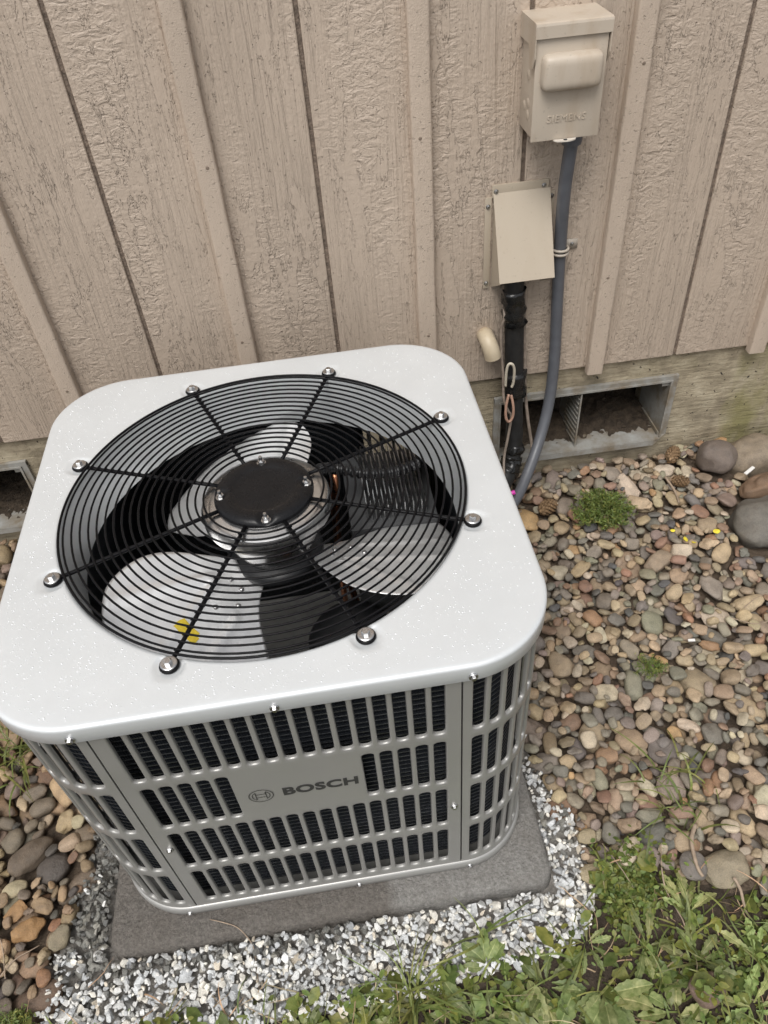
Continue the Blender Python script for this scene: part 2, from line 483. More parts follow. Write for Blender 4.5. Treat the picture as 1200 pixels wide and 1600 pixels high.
MAT['twig'] = simple('dry_twig', (0.34, 0.26, 0.19), 0.7, 0, 0.25, 60, 0.001, 200)
MAT['cone'] = simple('fir_cone_scale', (0.25, 0.16, 0.085), 0.7, 0, 0.35, 120)
MAT['petal'] = simple('yellow_petal', (0.80, 0.66, 0.06), 0.5, 0, 0.05, 100)
MAT['plastic_white'] = simple('white_plastic_scrap', (0.75, 0.74, 0.71), 0.5, 0, 0.1, 60)
MAT['shell'] = simple('wiring_sleeve', (0.013, 0.013, 0.014), 0.3)
def mat_coil():
    m, t, b = new_mat('coil_fins'); N = NT(t)
    tc = N.n('ShaderNodeTexCoord')
    s = N.sep(tc.outputs['Object'])
    ang = N.math('ADD', s['X'], s['Y'])
    w = N.math('SINE', N.math('MULTIPLY', ang, 2 * PI / 0.0035))
    zz = N.math('SINE', N.math('MULTIPLY', s['Z'], 2 * PI / 0.0042))
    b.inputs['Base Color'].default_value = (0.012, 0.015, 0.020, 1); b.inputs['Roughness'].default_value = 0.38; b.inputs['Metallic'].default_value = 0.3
    N.bump(N.math('ADD', w, N.math('MULTIPLY', zz, 0.5)), 0.7, 0.0012, b)
    return m
MAT['coil'] = mat_coil()
MAT['coiltube'] = simple('coil_tube', (0.18, 0.19, 0.20), 0.4, 0.7, 0.45, 260)

# ------------------------------------------------------------------ ground
WD = 0.6285                      # wall face
def fbm(x, y, s, o=3):
    return noise.fractal(Vector((x * s, y * s, 3.7)), 1.0, 2.0, o)
def gz(x, y):
    """height of the bare ground"""
    h = 0.045 * hermite((y + 0.15) / 0.75)
    h += 0.012 * hermite((x - 0.55) / 0.9) * hermite((y + 0.1) / 0.6)
    h += 0.010 * fbm(x, y, 5.0)
    k = max(abs(x) - 0.40, abs(y + 0.015) - 0.40)
    return h * hermite(k / 0.15) - 0.004
def axis(fine0, fine1, step, far):
    a = list(np.arange(fine0, fine1 + 1e-6, step))
    s, p = step, fine1
    hi = []
    while p < far: s *= 1.5; p += s; hi.append(p)
    s, p = step, fine0
    lo = []
    while p > -far: s *= 1.5; p -= s; lo.append(p)
    return list(reversed(lo)) + a + hi
gx, gy = axis(-1.3, 2.0, 0.025, 60), axis(-1.3, 0.85, 0.025, 60)
V = [(X, Y, gz(X, Y) if (abs(X) < 3 and abs(Y) < 3) else 0.0) for Y in gy for X in gx]
nx = len(gx)
F = [(j * nx + i, j * nx + i + 1, (j + 1) * nx + i + 1, (j + 1) * nx + i) for j in range(len(gy) - 1) for i in range(nx - 1)]
ground = obj('ground', V, F, MAT['soil'])
tag(ground, kind='structure')

# ------------------------------------------------------------------ the house wall
SP, OFF, ZS = 0.40714, -0.4583, 0.384
wall = empty('house_wall', (0, WD, 0))
tag(wall, 'tan painted rough wood siding wall with vertical battens above a concrete footing', 'wall')
# geometry below is in wall coordinates: y 0 = siding face, + into the house
U0, U1 = -3, 7
for u in range(U0, U1):
    x0 = OFF + (u - 0.5) * SP + 0.0042; x1 = OFF + (u + 0.5) * SP - 0.0042
    bevel_box('siding_panel', x0, x1, 0.0, 0.012, ZS, 2.7, 0.0030, MAT['siding'], wall, 3)
bevel_box('groove_backing', OFF + (U0 - 0.5) * SP, OFF + (U1 - 0.5) * SP, 0.0048, 0.03, ZS + 0.002, 2.69, 0.0, MAT['groove'], wall, smooth=False)
def batten(u, w, dz):
    V = []; F = []
    n = 70; z0, z1 = ZS - dz, 2.69
    prof = [(-w, 0.001), (-w, -0.0165), (-w + 0.0015, -0.0192), (-w + 0.005, -0.020), (w - 0.005, -0.020), (w - 0.0015, -0.0192), (w, -0.0165), (w, 0.001)]
    for i in range(n + 1):
        z = z0 + (z1 - z0) * i / n
        wob = 0.0012 * noise.noise((u * 9.1, 0, z * 7)); wob2 = 0.0008 * noise.noise((u * 5.3, 7, z * 22))
        for px, py in prof:
            V.append((OFF + u * SP + px + wob + (wob2 if px > 0 else -wob2), py + (0.0006 * noise.noise((u, px * 40, z * 25)) if py < 0 else 0), z))
    m = len(prof)
    for i in range(n):
        for k in range(m - 1):
            F.append((i * m + k, i * m + k + 1, (i + 1) * m + k + 1, (i + 1) * m + k))
    F.append(tuple(reversed(range(m)))); F.append(tuple(range(n * m, (n + 1) * m)))
    o = obj('batten', V, F, MAT['batten'], wall); shade_auto(o, 50)
    for z in np.arange(0.52 + 0.13 * random.random(), 2.6, 0.40):
        Vn, Fn = lathe([(0, 0.0004), (0.0022, 0.0005), (0.0032, 0.0002), (0.0034, -0.001)], 12)
        nh = obj('nail_head', Vn, Fn, MAT['nail'], o); nh.location = (OFF + u * SP + random.uniform(-0.006, 0.006), -0.0203, z + random.uniform(-0.04, 0.04)); nh.rotation_euler = (PI / 2, 0, 0)
for u in range(U0, U1):
    batten(u, 0.0195, 0.010 + 0.003 * random.random())
# concrete footing with two vent openings
VENTS = [(0.53, 0.985), (-1.105, -0.645)]
VZ0, VZ1 = 0.118, 0.312
FY0, FY1 = 0.014, 0.20
xs = [-2.5, -1.105, -0.645, 0.53, 0.985, 3.2]
fm = MB()
for i in range(5):
    for (z0, z1) in ((-0.25, VZ0), (VZ0, VZ1), (VZ1, 0.40)):
        hole = i in (1, 3) and z0 == VZ0
        if hole: continue
        nxx = max(2, int((xs[i + 1] - xs[i]) / 0.02)); nzz = max(2, int((z1 - z0) / 0.02))
        Vv = []; Ff = []
        for b_ in range(nzz + 1):
            for a_ in range(nxx + 1):
                X = xs[i] + (xs[i + 1] - xs[i]) * a_ / nxx; Z = z0 + (z1 - z0) * b_ / nzz
                d = 0.0025 * noise.fractal(Vector((X * 8, 1.1, Z * 30)), 1.0, 2.0, 4)
                Vv.append((X, FY0 + d, Z))
        for b_ in range(nzz):
            for a_ in range(nxx):
                q = b_ * (nxx + 1) + a_
                Ff.append((q, q + 1, q + nxx + 2, q + nxx + 1))
        fm.add(Vv, Ff)
for (a_, b_) in VENTS:           # reveals of the openings
    for Vv in ([(a_, FY0, VZ0), (a_, FY1, VZ0), (a_, FY1, VZ1), (a_, FY0, VZ1)], [(b_, FY0, VZ0), (b_, FY0, VZ1), (b_, FY1, VZ1), (b_, FY1, VZ0)],
               [(a_, FY0, VZ1), (a_, FY1, VZ1), (b_, FY1, VZ1), (b_, FY0, VZ1)], [(a_, FY0, VZ0), (b_, FY0, VZ0), (b_, FY1, VZ0), (a_, FY1, VZ0)]):
        fm.add(Vv, [(0, 1, 2, 3)])
fo = fm.build('footing', MAT['found'], wall, smooth=True)
shade_auto(fo, 40)
tag(fo, 'board-formed concrete footing with green moss stains')
for k, (a_, b_) in enumerate(VENTS):
    e = 0.004
    f = MB()                     # frame: four thin walls with a front lip
    x0, x1, z0, z1 = a_ + e, b_ - e, VZ0 + e, VZ1 - e
    t_ = 0.005; D = 0.15
    f.add(*box_vf(x0, x0 + t_, 0.0, D, z0, z1)); f.add(*box_vf(x1 - t_, x1, 0.0, D, z0, z1))
    f.add(*box_vf(x0 + t_, x1 - t_, 0.001, D, z1 - t_, z1)); f.add(*box_vf(x0 + t_, x1 - t_, -0.006, D, z0, z0 + t_))
    f.add(*box_vf(x0 - 0.012, x0 + 0.001, 0.004, 0.0135, z0 + 0.01, z1 + 0.006)); f.add(*box_vf(x1 - 0.001, x1 + 0.014, 0.004, 0.0135, z0 + 0.01, z1 + 0.006))
    f.add(*box_vf(x0 - 0.012, x1 + 0.014, 0.0035, 0.0130, z1 - 0.001, z1 + 0.012)); f.add(*box_vf(x0 + 0.02, x1 - 0.02, -0.008, 0.006, z0 - 0.014, z0 + 0.0035))
    f.add([(x1 - 0.021, -0.008, z0 - 0.013), (x1 + 0.013, 0.004, z0 + 0.0105), (x1 + 0.013, 0.013, z0 + 0.0105), (x1 - 0.021, 0.0055, z0 - 0.013),
           (x1 - 0.021, -0.008, z0 + 0.003), (x1 - 0.001, 0.004, z0 + 0.0105), (x1 - 0.001, 0.013, z0 + 0.0105), (x1 - 0.021, 0.0055, z0 + 0.003)],
          [(0, 1, 5, 4), (1, 2, 6, 5), (2, 3, 7, 6), (3, 0, 4, 7), (4, 5, 6, 7), (0, 3, 2, 1)])
    fr = f.build('vent_frame', MAT['vent'], wall, smooth=False)
    xm = (a_ + b_) / 2 - 0.012
    d = MB()                     # ribbed divider
    d.add(*box_vf(xm, xm + 0.004, 0.006, 0.145, z0 + t_ + .0005, z1 - t_ - .0005))
    for j in range(11):
        zz = z0 + 0.012 + j * 0.0152
        d.add([(xm - 0.003, 0.010, zz + 0.008), (xm, 0.010, zz + 0.008), (xm, 0.10, zz - 0.004), (xm - 0.003, 0.10, zz - 0.004),
               (xm - 0.003, 0.010, zz + 0.0105), (xm, 0.010, zz + 0.0105), (xm, 0.10, zz - 0.0015), (xm - 0.003, 0.10, zz - 0.0015)],
              [(0, 3, 2, 1), (4, 5, 6, 7), (0, 1, 5, 4), (1, 2, 6, 5), (2, 3, 7, 6), (3, 0, 4, 7)])
    d.build('divider', MAT['vent'], fr, smooth=False)
    g = MB(); g.add(*box_vf(x1 - t_ - 0.018, x1 - t_ - .0003, 0.01, 0.014, z1 - t_ - 0.016, z1 - t_ - .0003)); g.add(*box_vf(x1 - t_ - 0.004, x1 - t_ - .0003, 0.004, 0.12, z0 + t_ + 0.004, z0 + t_ + 0.014))
    g.build('stop_rail', MAT['vent'], fr, smooth=False)
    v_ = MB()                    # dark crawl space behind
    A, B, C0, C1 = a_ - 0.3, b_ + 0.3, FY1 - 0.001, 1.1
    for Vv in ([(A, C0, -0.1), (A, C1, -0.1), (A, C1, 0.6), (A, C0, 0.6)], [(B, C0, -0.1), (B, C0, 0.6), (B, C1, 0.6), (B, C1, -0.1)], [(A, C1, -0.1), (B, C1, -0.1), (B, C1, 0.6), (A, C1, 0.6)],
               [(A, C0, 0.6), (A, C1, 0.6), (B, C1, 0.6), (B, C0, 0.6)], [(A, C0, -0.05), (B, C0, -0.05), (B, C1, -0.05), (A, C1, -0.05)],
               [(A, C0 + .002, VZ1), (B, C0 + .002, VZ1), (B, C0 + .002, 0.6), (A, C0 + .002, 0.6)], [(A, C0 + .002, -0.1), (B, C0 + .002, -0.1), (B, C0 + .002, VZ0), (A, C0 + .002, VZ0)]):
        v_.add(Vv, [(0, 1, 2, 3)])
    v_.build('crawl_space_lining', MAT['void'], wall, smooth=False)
    # dirt that has blown into the vent
    n1, n2 = 60, 24
    Vv = []; Ff = []
    for j in range(n2 + 1):
        for i in range(n1 + 1):
            X = x0 + t_ + 0.0005 + (x1 - x0 - 2 * t_ - 0.001) * i / n1; Y = 0.012 + 0.30 * j / n2
            hgt = (0.030 if k == 0 else 0.012) * hermite((Y - 0.03) / 0.10) * (0.75 + 0.6 * fbm(X, Y, 9, 4)) + 0.006 * fbm(X, Y, 60, 3) - 0.005 * (1 - hermite((Y - 0.01) / 0.05))
            Vv.append((X, WD + Y, z0 + t_ + hgt))
    for j in range(n2):
        for i in range(n1):
            q = j * (n1 + 1) + i
            Ff.append((q, q + 1, q + n1 + 2, q + n1 + 1))
    dm = MB(); dm.add(Vv, Ff)
    for _ in range(420):
        X = random.uniform(x0 + 0.012, x1 - 0.012); Y = random.uniform(0.03, 0.20)
        q = Vv[int((Y - 0.012) / 0.30 * n2) * (n1 + 1) + int((X - x0 - t_) / (x1 - x0 - 2 * t_) * n1)]
        r_ = 0.0015 + 0.006 * random.random() ** 3
        P = [Vector((random.gauss(0, 1), random.gauss(0, 1), random.gauss(0, 0.6))).normalized() * r_ for _ in range(4)]
        bx = [Vector((X, WD + Y, q[2] + r_ * 0.4)) + Vector((sx * r_, sy * r_ * 0.7, 0)) + P[(k_ % 4)] * 0.4 for k_, (sx, sy) in enumerate(((-1, 0), (0, -1), (1, 0), (0, 1)))] + [Vector((X, WD + Y, q[2] + r_)), Vector((X, WD + Y, q[2] - r_ * 0.4))]
        dm.add(bx, [(0, 1, 4), (1, 2, 4), (2, 3, 4), (3, 0, 4), (1, 0, 5), (2, 1, 5), (3, 2, 5), (0, 3, 5)])
    db = dm.build('vent_dirt', MAT['debris'], None, False)
    tag(db, 'brown dirt and litter lying inside the ' + ('right footing vent' if k == 0 else 'left footing vent behind the unit'), 'dirt', kind='stuff')

# ------------------------------------------------------------------ lettering helper
def text_mesh(name, s, size, depth, mat, parent, matrix, xscale=1.0, offset=0.0, shear=0.0):
    cu = bpy.data.curves.new('lettering_curve', 'FONT')
    cu.body = s; cu.size = size; cu.extrude = depth; cu.offset = offset; cu.shear = shear
    cu.align_x = 'CENTER'; cu.align_y = 'CENTER'; cu.resolution_u = 4; cu.space_character = 1.06
    tmp = bpy.data.objects.new('lettering_tmp', cu); COL.objects.link(tmp)
    bpy.context.view_layer.update()
    dg = bpy.context.evaluated_depsgraph_get()
    me = bpy.data.meshes.new_from_object(tmp.evaluated_get(dg))
    bpy.data.objects.remove(tmp, do_unlink=True)
    me.transform(Matrix.Diagonal((xscale, 1, 1, 1)))
    me.transform(matrix)
    me.materials.clear(); me.materials.append(mat)
    o = bpy.data.objects.new(name, me)
    return link(o, parent)
FACE = Matrix(((1, 0, 0, 0), (0, 0, -1, 0), (0, 1, 0, 0), (0, 0, 0, 1)))      # text plane -> vertical plane facing -Y

# ------------------------------------------------------------------ concrete pad
pad_bm = bmesh.new()
def pad():
    h = 0.395; prof = [(0.0, -0.05), (0.0, 0.0), (0.0015, 0.020), (0.003, 0.031), (0.006, 0.0375), (0.012, 0.0420), (0.022, 0.0440), (0.045, 0.0447), (0.10, 0.045), (0.25, 0.045)]
    n = 240; V = []; F = []
    for ins, z in prof:
        for k in range(n):
            th = 2 * PI * k / n
            X, Y = rr_point(th, h - ins, max(0.02, 0.03 - ins * 0.3))
            w = 0.0022 * noise.fractal(Vector((X * 14, Y * 14, z * 30)), 1.0, 2.0, 3)
            V.append((X * (1 + w * 1.2), Y * (1 + w * 1.2), z + (w * 0.7 if z > 0.02 else 0)))
    m = len(prof)
    for i in range(m - 1):
        for k in range(n):
            F.append((i * n + k, i * n + (k + 1) % n, (i + 1) * n + (k + 1) % n, (i + 1) * n + k))
    F.append(tuple(range((m - 1) * n, m * n)))
    o = obj('concrete_pad', V, F, MAT['pad'])
    o.location = (0.0, -0.017, 0.0); o.rotation_euler = (0, 0, 0.0095)
    return tag(o, 'rough concrete slab, damp brown at its left, under the outdoor cooling unit', 'slab')
pad_bm.free()
pad()

# ------------------------------------------------------------------ the condenser unit
unit = empty('condenser_unit', (0, 0, 0.045), 0.0095)
tag(unit, 'light grey outdoor air conditioner condenser with slotted panels and a round black fan grille', 'air conditioner')
ZT = 0.634
HL, RL = 0.369, 0.128
HB, RB = 0.362, 0.120
RS, PHI = 0.324, -0.3989
BOLTS = [(RS * math.cos(PHI + k * PI / 4), RS * math.sin(PHI + k * PI / 4), PHI + k * PI / 4) for k in range(8)]

# base pan
prof = [(0.05, 0.004), (0.0, 0.001), (-0.0035, 0.003), (-0.0045, 0.012), (-0.004, 0.023), (-0.001, 0.0265), (0.004, 0.0270), (0.007, 0.0120), (0.10, 0.012), (0.2, 0.012), (0.33, 0.012)]
n = 200; V = []; F = []
for ins, z in prof:
    for k in range(n):
        X, Y = rr_point(2 * PI * k / n, HB - ins, max(0.01, RB - ins)); V.append((X, Y, z))
for i in range(len(prof) - 1):
    for k in range(n):
        F.append((i * n + k, i * n + (k + 1) % n, (i + 1) * n + (k + 1) % n, (i + 1) * n + k))
F.append(tuple(range((len(prof) - 1) * n, len(prof) * n)))
obj('base_pan', V, F, MAT['pan'], unit)

# slotted panels, laid out along the perimeter
SL = HB - RB; CL = RB * PI / 2
def per(u, d):
    """perimeter arc length u (0 = middle of the front, + to the right), outward offset d -> x, y"""
    sgn = 1 if u >= 0 else -1
    u = abs(u)
    if u <= SL: x, y = u, -(HB + d)
    elif u <= SL + CL:
        a = (u - SL) / RB; x = SL + (RB + d) * math.sin(a); y = -SL - (RB + d) * math.cos(a)
    elif u <= 3 * SL + CL: x = HB + d; y = -SL + (u - SL - CL)
    elif u <= 3 * SL + 2 * CL:
        a = (u - 3 * SL - CL) / RB; x = SL + (RB + d) * math.cos(a); y = SL + (RB + d) * math.sin(a)
    else: x = SL - (u - 3 * SL - 2 * CL); y = HB + d
    return sgn * x, y
PITCH_S = 0.0253
ROWC = [0.5335, 0.391, 0.2485, 0.106]
ZP0, ZP1 = 0.0245, 0.612
ROWB = [ZP1, (ROWC[0] + ROWC[1]) / 2, (ROWC[1] + ROWC[2]) / 2, (ROWC[2] + ROWC[3]) / 2, ZP0]
def slot_ring(w, h, r, na=7):
    """outline of a rounded slot, counter-clockwise from lower right side; returns points and the kind of each"""
    pts = []
    for (cx, cz, a0) in ((w / 2 - r, h / 2 - r, 0), (-w / 2 + r, h / 2 - r, PI / 2), (-w / 2 + r, -h / 2 + r, PI), (w / 2 - r, -h / 2 + r, 1.5 * PI)):
        for k in range(na):
            a = a0 + PI / 2 * k / (na - 1)
            pts.append((cx + r * math.cos(a), cz + r * math.sin(a)))
    return pts
SW, SH_ = 0.0172, 0.1215
LIPS = [(0.0019, 0.0), (0.0013, -0.0003), (0.0006, -0.0011), (0.0001, -0.0024), (0.0, -0.0046), (-0.0001, -0.0056)]
def cell(mb, u, zc, zlo, zhi, ulo, uhi):
    na = 7; m = 4 * na
    rings = []
    base = slot_ring(SW, SH_, 0.0068, na)
    # outer rectangle matched to the slot outline
    rect = []
    for i, (px, pz) in enumerate(base):
        q, k = divmod(i, na)
        if q == 0:
            if k == 0: rect.append((uhi, zc + pz))
            else: rect.append((uhi + (u - uhi) * (k - 1) / (na - 1), zhi))
        elif q == 1:
            if k == na - 1: rect.append((ulo, zc + pz))
            else: rect.append((u + (ulo - u) * (k + 1) / (na - 1), zhi))
        elif q == 2:
            if k == 0: rect.append((ulo, zc + pz))
            else: rect.append((ulo + (u - ulo) * (k - 1) / (na - 1), zlo))
        else:
            if k == na - 1: rect.append((uhi, zc + pz))
            else: rect.append((u + (uhi - u) * (k + 1) / (na - 1), zlo))
    V = []
    for (ru, rz) in rect:
        x, y = per(ru, 0); V.append((x, y, rz))
    for off, d in LIPS:
        for (px, pz) in slot_ring(SW + 2 * off, SH_ + 2 * off, 0.0068 + off, na):
            x, y = per(u + px, d); V.append((x, y, zc + pz))
    F = []
    for i in range(len(LIPS)):
        for k in range(m):
            a, b = i * m + k, i * m + (k + 1) % m
            F.append((a, b, b + m, a + m))
    mb.add(V, F)
def flat_strip(mb, u0, u1, z0, z1, nu=1):
    V = []; F = []
    for i in range(nu + 1):
        u = u0 + (u1 - u0) * i / nu
        x, y = per(u, 0); V += [(x, y, z0), (x, y, z1)]
    for i in range(nu): F.append((2 * i, 2 * i + 2, 2 * i + 3, 2 * i + 1))
    mb.add(V, F)
def edge_return(mb, u, flip):
    a = per(u, 0); b = per(u, -0.012)
    V = [(*a, ZP0), (*b, ZP0), (*b, ZP1), (*a, ZP1)]
    mb.add(V, [(0, 1, 2, 3) if flip else (3, 2, 1, 0)])
def slotted_panel(name, ua, ub, centres, skip=(), row=1):
    mb = MB()
    sgn = 1 if ub > ua else -1
    lo, hi = min(ua, ub), max(ua, ub)
    cs = sorted(centres)
    e0, e1 = cs[0] - PITCH_S / 2, cs[-1] + PITCH_S / 2
    flat_strip(mb, lo, e0, ZP0, ZP1, max(1, int((e0 - lo) / 0.02))); flat_strip(mb, e1, hi, ZP0, ZP1, max(1, int((hi - e1) / 0.02)))
    for r in range(4):
        for i, u in enumerate(cs):
            if r == row and i in skip:
                flat_strip(mb, u - PITCH_S / 2, u + PITCH_S / 2, ROWB[r + 1], ROWB[r]); continue
            cell(mb, u, ROWC[r], ROWB[r + 1], ROWB[r], u - PITCH_S / 2, u + PITCH_S / 2)
    edge_return(mb, lo, True); edge_return(mb, hi, False)
    o = mb.build(name, MAT['panel'], unit)
    bm = bmesh.new(); bm.from_mesh(o.data); bmesh.ops.remove_doubles(bm, verts=bm.verts, dist=0.00008)
    bmesh.ops.recalc_face_normals(bm, faces=bm.faces)
    bm.to_mesh(o.data); bm.free()
    shade_auto(o, 60)
    return o
XS = 0.2331
front = slotted_panel('front_panel', -XS + 0.0012, XS - 0.0012, [(-8 + i) * PITCH_S for i in range(17)], skip=range(5, 12))
HALF = 4 * SL + 2 * CL
cs = []
u = XS + 0.0235
while u < HALF - 0.02: cs.append(u); u += PITCH_S
slotted_panel('side_panel', XS + 0.0012, HALF - 0.001, cs)
slotted_panel('side_panel', -XS - 0.0012, -HALF + 0.001, [-c for c in cs])
# screws
def screw_vf(r=0.0042, hex_=True, washer=True):
    mb = MB()
    if washer: mb.add(*lathe([(0, 0.0016), (r * 1.45, 0.0016), (r * 1.55, 0.0008), (r * 1.55, -0.001)], 16))
    prof = [(0, 0.0052), (r * 0.80, 0.0052), (r, 0.0042), (r, 0.0010)]
    mb.add(*lathe(prof, 6 if hex_ else 12))
    return mb
sc_me = None
def screw(parent, p, nrm, scale=1.0, name='screw'):
    global sc_me
    if sc_me is None:
        mb = screw_vf(); sc_me = mesh_data('screw', mb.V, mb.F, MAT['zinc'], False)
    o = bpy.data.objects.new(name, sc_me); link(o, parent)
    o.location = p; o.scale = (scale,) * 3
    o.rotation_euler = Vector(nrm).to_track_quat('Z', 'Y').to_euler()
    return o
for u_, z_ in ((-0.2185, 0.262), (0.2215, 0.250)):
    screw(front, (u_, -HB - 0.0008, z_), (0, -1, 0), 0.9)
# lettering and emblem on the front panel
text_mesh('lettering', 'BOSCH', 0.0285, 0.0003, MAT['print'], front, Matrix.Translation((0.0285, -HB - 0.0006, 0.385)) @ FACE, 1.14, 0.0010)
em = MB(); ex, ez = -0.057, 0.385
def ring_flat(R0, R1, n=40):
    V = []; F = []
    for k in range(n):
        a = 2 * PI * k / n
        for R in (R0, R1): V.append((ex + R * math.cos(a), -HB - 0.0009, ez + R * math.sin(a)))
    for k in range(n): F.append((2 * k, 2 * k + 1, (2 * k + 3) % (2 * n), (2 * k + 2) % (2 * n)))
    return V, F
em.add(*ring_flat(0.0165, 0.0178))
def bar(x0, z0, x1, z1, w):
    dx, dz = x1 - x0, z1 - z0; L = math.hypot(dx, dz); nx_, nz_ = -dz / L * w / 2, dx / L * w / 2
    y = -HB - 0.0009
    em.add([(ex + x0 + nx_, y, ez + z0 + nz_), (ex + x1 + nx_, y, ez + z1 + nz_), (ex + x1 - nx_, y, ez + z1 - nz_), (ex + x0 - nx_, y, ez + z0 - nz_)], [(0, 1, 2, 3)])
for s in (-1, 1):
    arc = [(s * 0.0125 * math.cos(a), 0.0125 * math.sin(a)) for a in np.linspace(-0.95, 0.95, 9)]
    for p, q in zip(arc[:-1], arc[1:]): bar(*p, *q, 0.0012)
    bar(s * 0.0072, -0.0102, s * 0.0072, 0.0102, 0.0012)
    bar(-0.0072, s * 0.0042, 0.0072, s * 0.0042, 0.0012)
em.build('emblem', MAT['print'], front, smooth=False)

# lid
def lid():
    n = 640
    H0 = 0.3125
    V = []; F = []; rows = []
    # inner throat going down, then the top, then the rolled edge and skirt
    for r, z in ((0.2985, -0.095), (0.300, -0.055), (0.303, -0.025), (0.3065, -0.010), (0.3095, -0.003), (H0, -0.0004)):
        rows.append([(r * math.cos(2 * PI * k / n), r * math.sin(2 * PI * k / n), ZT + z) for k in range(n)])
    outl = [rr_point(2 * PI * k / n, HL - 0.008, RL - 0.008) for k in range(n)]
    for t in [0.035, 0.07, 0.12, 0.18, 0.25, 0.33, 0.42, 0.52, 0.64, 0.8, 1.0]:
        row = []
        for k in range(n):
            a = 2 * PI * k / n
            ix, iy = H0 * math.cos(a), H0 * math.sin(a)
            # near rings follow the hole with an absolute step, so that the bolt seats are well sampled
            L = math.hypot(outl[k][0] - ix, outl[k][1] - iy)
            step = min(t * L, t * 0.10 if t < 0.66 else t * L)
            step = min(step, L * (0.985 if t < 1 else 1))
            f_ = step / L
            x, y = ix + (outl[k][0] - ix) * f_, iy + (outl[k][1] - iy) * f_
            z = ZT
            for bx_, by_, _ in BOLTS:
                d = math.hypot(x - bx_, y - by_)
                if d < 0.03: z -= 0.0032 * (1 - hermite((d - 0.0165) / 0.0055))
            row.append((x, y, z))
        rows.append(row)
    for ins, dz in ((0.0050, -0.0002), (0.0028, -0.0009), (0.0010, -0.0024), (0.0002, -0.0042), (0.0, -0.0065), (0.0, -0.0300), (0.0010, -0.0312), (0.0035, -0.0305)):
        rows.append([(*rr_point(2 * PI * k / n, HL - ins, RL - ins), ZT + dz) for k in range(n)])
    # smooth seat wall at the hole edge
    for r_ in (4, 5):
        rows[r_] = [(x, y, z - (0.0026 if any(math.hypot(x - b0, y - b1) < 0.017 for b0, b1, _ in BOLTS) else 0)) for x, y, z in rows[r_]]
    for r_ in rows: V += r_
    for i in range(len(rows) - 1):
        for k in range(n):
            F.append((i * n + k, (i + 1) * n + k, (i + 1) * n + (k + 1) % n, i * n + (k + 1) % n))
    return obj('lid', V, F, MAT['lid'], unit)
lid_o = lid()
for u_ in (0.245, 0.0, -0.245, 0.52, 0.86, -0.52, -0.86):
    x, y = per(u_, HL - HB + 0.0004); x2, y2 = per(u_, HL - HB + 0.1)
    screw(lid_o, (x, y, ZT - 0.0215), (x2 - x, y2 - y, 0), 0.95)
for u_ in (0.248, 0.05, -0.248):
    x, y = per(u_, 0.0045); x2, y2 = per(u_, 0.1)
    screw(unit, (x, y, 0.0125), (x2 - x, y2 - y, 0), 0.8)

# fan grille: mesh of the outer ring, with every other ring, spoke and bolt as its child
ZG = ZT + 0.0030
V, F = torus(0.3085, 0.0021, ZG, 128, 6)
guard = obj('fan_grille', V, F, MAT['black_wire'], unit)
NR = 18
for i in range(NR):
    R = 0.0925 + (0.3015 - 0.0925) * i / (NR - 1)
    V, F = torus(R, 0.00172, ZG, 96, 6)
    obj('wire_ring', V, F, MAT['black_wire'], guard)
bolt_me = None
for (bx_, by_, a) in BOLTS:
    c, s = math.cos(a), math.sin(a)
    mb = MB()
    pts = [(c * r, s * r, z) for r, z in ((0.070, ZG - 0.004), (0.12, ZG - 0.0042), (0.2, ZG - 0.0042), (0.29, ZG - 0.0042), (0.311, ZG - 0.0035), (0.319, ZT + 0.0005))]
    V, F = tube(pts, 0.0031, 8); mb.add(V, F)
    for r in np.arange(0.0925, 0.303, (0.3015 - 0.0925) / 17):    # weld nubs
        V, F = tube([(c * r - s * 0.0045, s * r + c * 0.0045, ZG - 0.0028), (c * r + s * 0.0045, s * r - c * 0.0045, ZG - 0.0028)], 0.0013, 5); mb.add(V, F)
    mb.add(*torus(0.0098, 0.0034, ZT - 0.0000, 28, 8, bx_, by_))
    mb.build('spoke', MAT['black_wire'], guard)
    if bolt_me is None:
        b_ = MB(); b_.add(*lathe([(0, 0.0052), (0.0095, 0.0052), (0.0108, 0.0044), (0.0108, 0.0030), (0.0100, 0.0026)], 28))
        b_.add(*lathe([(0, 0.0104), (0.0046, 0.0104), (0.0056, 0.0094), (0.0056, 0.0050)], 6))
        bolt_me = mesh_data('bolt', b_.V, b_.F, MAT['zinc'], False)
    o = link(bpy.data.objects.new('bolt', bolt_me), guard)
    o.location = (bx_, by_, ZT + 0.0002); o.rotation_euler = (0, 0, random.random())

# black mounting plate in the middle of the grille
def plate():
    n = 96; V = []; F = []
    prof = [(0.0, 0.0085), (0.030, 0.0085), (0.046, 0.0082), (0.050, 0.0095), (0.055, 0.0115), (0.064, 0.0118), (0.071, 0.0100), (0.0755, 0.0060), (0.077, 0.001), (0.076, -0.003), (0.07, -0.004)]
    rows = []
    for r, z in prof:
        row = []
        for k in range(n):
            a = 2 * PI * k / n
            x, y = r * math.cos(a), r * math.sin(a)
            zz = z
            for j in range(4):
                q = PI / 2 * j + 0.03
                d = math.hypot(x - 0.066 * math.cos(q), y - 0.066 * math.sin(q))
                zz -= 0.0065 * (1 - hermite((d - 0.006) / 0.008)) if zz > 0.002 else 0
            row.append((x, y, ZT - 0.002 + zz))
        rows.append(row)
    for r_ in rows: V += r_
    for i in range(len(rows) - 1):
        for k in range(n):
            F.append((i * n + k, (i + 1) * n + k, (i + 1) * n + (k + 1) % n, i * n + (k + 1) % n))
    return obj('motor_plate', V, F, MAT['black_plate'], unit)
plate_o = plate()
